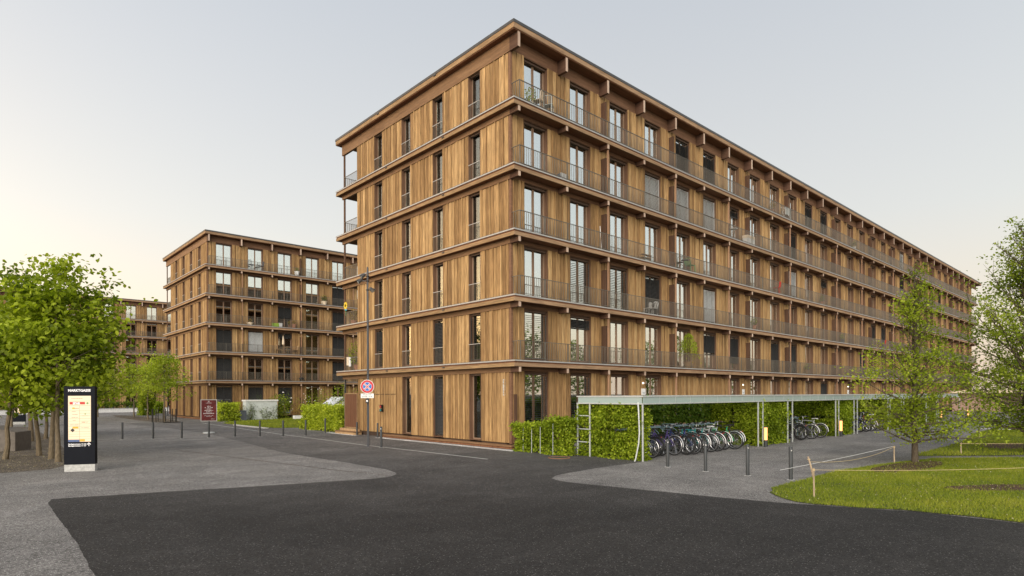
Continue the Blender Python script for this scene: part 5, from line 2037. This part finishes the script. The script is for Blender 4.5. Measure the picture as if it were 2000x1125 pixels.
st.build('stems', 'bark_dark', t)
link('foliage', leaf_mesh('foliage', np.array(PP), .11, 'leaf_dark', 4, shape=4), t)
hedge('clipped_hedge', 'small square yellow-green hedge beside the maroon notice board', -.45, 1.25, 38.0, 38.9, 1.62, 420, .12, 'leaf_yellow', 61)
hedge('clipped_hedge', 'clipped yellow-green hedge beside the wooden steps of the gable', -.15, .75, 15.75, 21.1, 1.60, 620, .11, 'leaf_yellow', 62)
t = empty('planter', 'tall grey planter beside the small square yellow hedge', 'planter', (1.65, 38.3, 0))
MB().prism([(-.28, -.28), (.28, -.28), (.28, .28), (-.28, .28)], 0, .95).build('body', 'planter_dark', t)
link('foliage', leaf_mesh('foliage', _g.normal(0, .22, (90, 3)) + np.array([0, 0, 1.15]), .13, 'leaf_dark', 5, shape=4), t)
shrub('shrub', 'orange-tinted shrub between the grey planter and the metal cabinet', (2.2, 40.8, 0), .65, 1.8, 420, .12, 'leaf_rust', 63)
shrub('shrub', 'rounded shrub with large white blossoms right of the metal cabinet', (6.1, 40.7, 0), 1.15, 2.5, 1300, .15, 'leaf_linden', 64, None, ('blossom', 14, .11))
shrub('shrub', 'low rust and green shrub between the blossoming ones', (7.5, 39.3, 0), .8, 1.6, 500, .12, 'leaf_rust', 65)
shrub('shrub', 'low dark shrub under the tall flowering rose bush', (8.0, 38.0, 0), .9, 1.5, 700, .12, 'leaf_dark', 68)
shrub('rose_bush', 'tall loose rose bush with pale flowers before the far block', (8.7, 38.5, 0), 1.25, 3.0, 1300, .13, 'leaf_linden', 66, None, ('blossom', 36, .06), 'rose bush', True)
shrub('willow_shrub', 'feathery grey-green shrub rising behind the white garden shed', (4.4, 24.6, 0), .75, 3.25, 800, .14, 'leaf_light', 67, None, None, 'shrub', True)
for i, (x, y, s) in enumerate(((6.9, 38.2, 'low white stone trough on the lawn edge by the rust shrub'), (2.0, 39.9, 'small white box on the ground left of the metal cabinet'))):
    t = empty('trough', s, 'trough', (x, y, 0))
    MB().prism([(-.5 + .2 * i, -.2), (.5 - .2 * i, -.2), (.5 - .2 * i, .2), (-.5 + .2 * i, .2)], 0, .35 + .15 * i).build('body', 'white_paint', t)
t = empty('garden_shed', 'small white garden shed behind the clipped yellow hedge', 'shed', (5.1, 26.4, 0), 0)
MB().box(-.8, .8, -.9, .9, 0, 1.5).build('body', 'white_paint', t)
for i in range(9):
    MB().box(-.815, -.801, -.88 + i * .2, -.72 + i * .2, .05, 1.48).build('board', 'white_paint', t)
r_ = MB()
for s_ in (-1, 1):
    r_.obox((s_ * .48, 0, 1.80), (.52, 0, -.36 * s_), (0, 1.05, 0), (.012 * s_, 0, .018))
r_.build('roof', 'zinc_roof', t)
MB().add([(-.8, -.9, 1.5), (.8, -.9, 1.5), (0, -.9, 2.1), (-.8, .9, 1.5), (.8, .9, 1.5), (0, .9, 2.1)], [(0, 1, 2), (5, 4, 3)]) or None
g_ = MB()
g_.add([(-.8, -.9, 1.5), (.8, -.9, 1.5), (0, -.9, 2.12), (-.8, -.86, 1.5), (.8, -.86, 1.5), (0, -.86, 2.12)], [(0, 1, 2), (5, 4, 3), (0, 3, 4, 1), (1, 4, 5, 2), (2, 5, 3, 0)])
g_.build('gable', 'white_paint', t)
t = empty('picket_fence', 'pale picket fence panel between shed and wooden screen', 'fence', (1.1, 17.3, 0))
for i in range(9):
    MB().box(-.02, .02, -1.3 + i * .3, -1.18 + i * .3, .05, 1.75).build('picket', 'white_paint', t)
MB().box(.021, .05, -1.35, 1.3, .4, .48).box(.021, .05, -1.35, 1.3, 1.5, 1.58).build('rail', 'white_paint', t)

# low wall and planting at the back of the square
t = empty('low_wall', 'long low white wall across the back of the square', 'wall', (-6, 80.5, 0), R(8))
MB().box(-14, 12, -.3, .3, 0, .50).build('wall', 'white_paint', t)
MB().box(-14.05, 12.05, -.35, .35, .501, .58).build('coping', 'concrete', t)
hedge('clipped_hedge', 'dark hedge running behind the long low white wall', -20, 5, 82.6, 83.6, 1.35, 90, .22, 'leaf_dark', 90, None, 'ft')
hedge('clipped_hedge', 'tall bright climbing hedge beside the gable of the far block', -1.6, -.4, 62.5, 64.2, 2.6, 260, .16, 'leaf_hedge', 91)
hedge('clipped_hedge', 'small rounded bush at the foot of the far block gable', 1.2, 2.2, 69.5, 70.5, 1.4, 220, .16, 'leaf_hedge', 92)
# concrete wedge under the trees
t = empty('concrete_wedge', 'sloping concrete wall end under the trees on the left', 'wall', (-15.9, 14.3, 0), R(-30))
m = MB()
m.add([(-.6, -.3, 0), (.45, -.3, 0), (.45, .9, 0), (-.6, .9, 0), (-.6, -.3, 1.05), (.45, -.3, .80), (.45, .9, .80), (-.6, .9, 1.05)],
      [(0, 3, 2, 1), (4, 5, 6, 7), (0, 1, 5, 4), (1, 2, 6, 5), (2, 3, 7, 6), (3, 0, 4, 7)])
m.build('body', 'concrete_dark', t)

# far end of the path: pavilion and a belt of trees
t = empty('pavilion', 'low pavilion with a pale pink roof at the end of the gravel path', 'pavilion', (78, 2, 0))
MB().box(-2, 16, -7, -2, 0, 2.3).build('wall', 'far_wall', t)
MB().box(-3, 17, -8.5, -1.5, 2.301, 2.65).build('roof', 'cream_cloth', t)

# ---------------------------------------------------------------- trees
G1 = 'linden trees in the planted square on the left'
LT = [((-16.15, 9.89), 5.5, 1.8, 1.9, 101, 5000, (.35, -.3), 'linden whose leaning trunk stands before the concrete wedge'),
      ((-15.10, 10.68), 6.5, 2.0, 1.9, 102, 4800, (-.35, .2), 'linden with a dark leaning trunk left of the twin trunks'),
      ((-14.89, 8.91), 7.7, 2.0, 2.25, 103, 6800, (.3, .0), 'linden forming the rear one of the twin trunks by the sign pillar'),
      ((-14.82, 7.42), 6.5, 1.9, 2.0, 104, 5400, (-.05, 0.1), 'linden forming the front one of the twin trunks by the sign pillar'),
      ((-14.66, 20.38), 7.2, 2.2, 2.5, 105, 6500, (-.2, 0), 'thin linden in the second row, seen between the leaning trunks'),
      ((-13.95, 22.19), 7.0, 2.2, 2.5, 106, 6500, (.1, 0), 'thin linden in the second row, nearest the open square'),
      ((-14.5, 24.1), 6.6, 2.2, 2.3, 107, 5000, (0, 0), 'thin linden in the second row, hidden behind its neighbours'),
      ((-14.62, 37.94), 7.0, 2.2, 2.4, 108, 4500, (0, 0), 'linden beside the farther sign pillar'),
      ((-19.8, 15.0), 5.6, 2.0, 2.0, 109, 4500, (0, 0), 'linden at the left edge behind the concrete wedge')]
for (p, hgt, th, rx, sd_, nl, lean, s) in LT:
    tree('linden_tree', s, (p[0], p[1], 0), hgt, th, rx, sd_, nl, .165 if p[1] < 15 else .18, 'leaf_linden', G1, lean, .078, 'bark', 1.75, 'round', 6, .17)
G2 = 'young trees at the back of the square'
ST = [((-4.06, 41.03), 6.1, 1.8, 2.05, 121, 4200, 'young tree with a ring of guard bars beside the far block gable'),
      ((-3.92, 48.04), 5.6, 1.9, 2.0, 122, 3800, 'young tree just left of the one with guard bars'),
      ((-3.4, 57.2), 6.0, 2.0, 2.2, 123, 3600, 'young tree behind, in front of the low white wall'),
      ((-6.3, 60.0), 6.2, 2.0, 2.3, 125, 3600, 'young tree farthest back before the low white wall'),
      ((-8.6, 52.0), 6.4, 2.0, 2.4, 124, 3600, 'young tree whose crown touches the linden crowns')]
for (p, hgt, th, rx, sd_, nl, s) in ST:
    tree('young_tree', s, (p[0], p[1], 0), hgt, th, rx, sd_, nl, .165, 'leaf_light', G2, (0, 0), .07, 'bark', 1.9, 'round', 6, .16, shape_leaf=4)
t = empty('tree_guard', 'ring of thin black guard bars round the young tree', 'tree guard', (-4.06, 41.03, 0))
for i in range(10):
    a = 2 * math.pi * i / 10
    MB().box(-.03 + .95 * math.cos(a), .03 + .95 * math.cos(a), -.03 + .95 * math.sin(a), .03 + .95 * math.sin(a), 0, 1.15).build('bar', 'black', t)

tree('hornbeam_tree', 'slender light green tree on the mulch spot of the lawn', (6.22, -13.21, 0), 7.3, .5, 2.3, 131, 12500, .082, 'leaf_light', None, (.05, 0), .085, 'bark_dark', .62, 'cone', 5, .09, shape_leaf=4, limbs=58)
tree('beech_tree', 'large darker tree with drooping boughs at the right edge', (12.8, -15.3, 0), 9.6, .8, 3.9, 132, 30000, .10, 'leaf_beech', None, (.1, 0), .12, 'bark_dark', .8, 'cone', 6, .15, shape_leaf=4, limbs=80)
for i, (x, y, h_, r_, s) in enumerate(((-33, 22, 11, 5, 'first'), (-36, 33, 12, 5.5, 'second'), (-33, 44, 11, 5, 'third'), (-36, 56, 12, 5.5, 'fourth'), (-33, 68, 11, 5, 'fifth'),  # added out of view for reflections; left row blocks sky glow in panes
                                       (14, -36, 10, 4.5, 'sixth'), (24, -38, 9, 4.5, 'seventh'), (35, -36, 11, 5, 'eighth'), (48, -38, 10, 5, 'ninth'), (62, -36, 11, 5, 'tenth'))):
    tree('unseen_tree', 'unseen tree added for the window reflections, ' + s + ' of its row', (x, y, 0), h_, 2.0, r_ * .85, 160 + i, 2600, .34, 'leaf_dark', 'unseen trees added for the window reflections', (0, 0), .2, 'bark_dark', 1.8, 'round', 6, .35, shape_leaf=4)
for i, (x, y, h_, r_, s) in enumerate(((70, -14, 8, 4.5, 'distant round tree at the end of the gravel path, nearest'), (84, -12, 9, 5, 'distant round tree left behind the large darker tree'),
                                       (95, -4, 8, 4.5, 'distant tree beside the far end of the long block'), (92, -22, 10, 6, 'distant tree behind the large darker tree at the right'),
                                       (60, -22, 8, 5, 'tree at the right beyond the second lawn'))):
    tree('far_tree', s, (x, y, 0), h_, 1.5, r_ * .8, 140 + i, 3500, .30, 'leaf_dark', 'trees beyond the second lawn', (0, 0), .16, 'bark_dark', 1.0, 'round', 6, .3, shape_leaf=4)
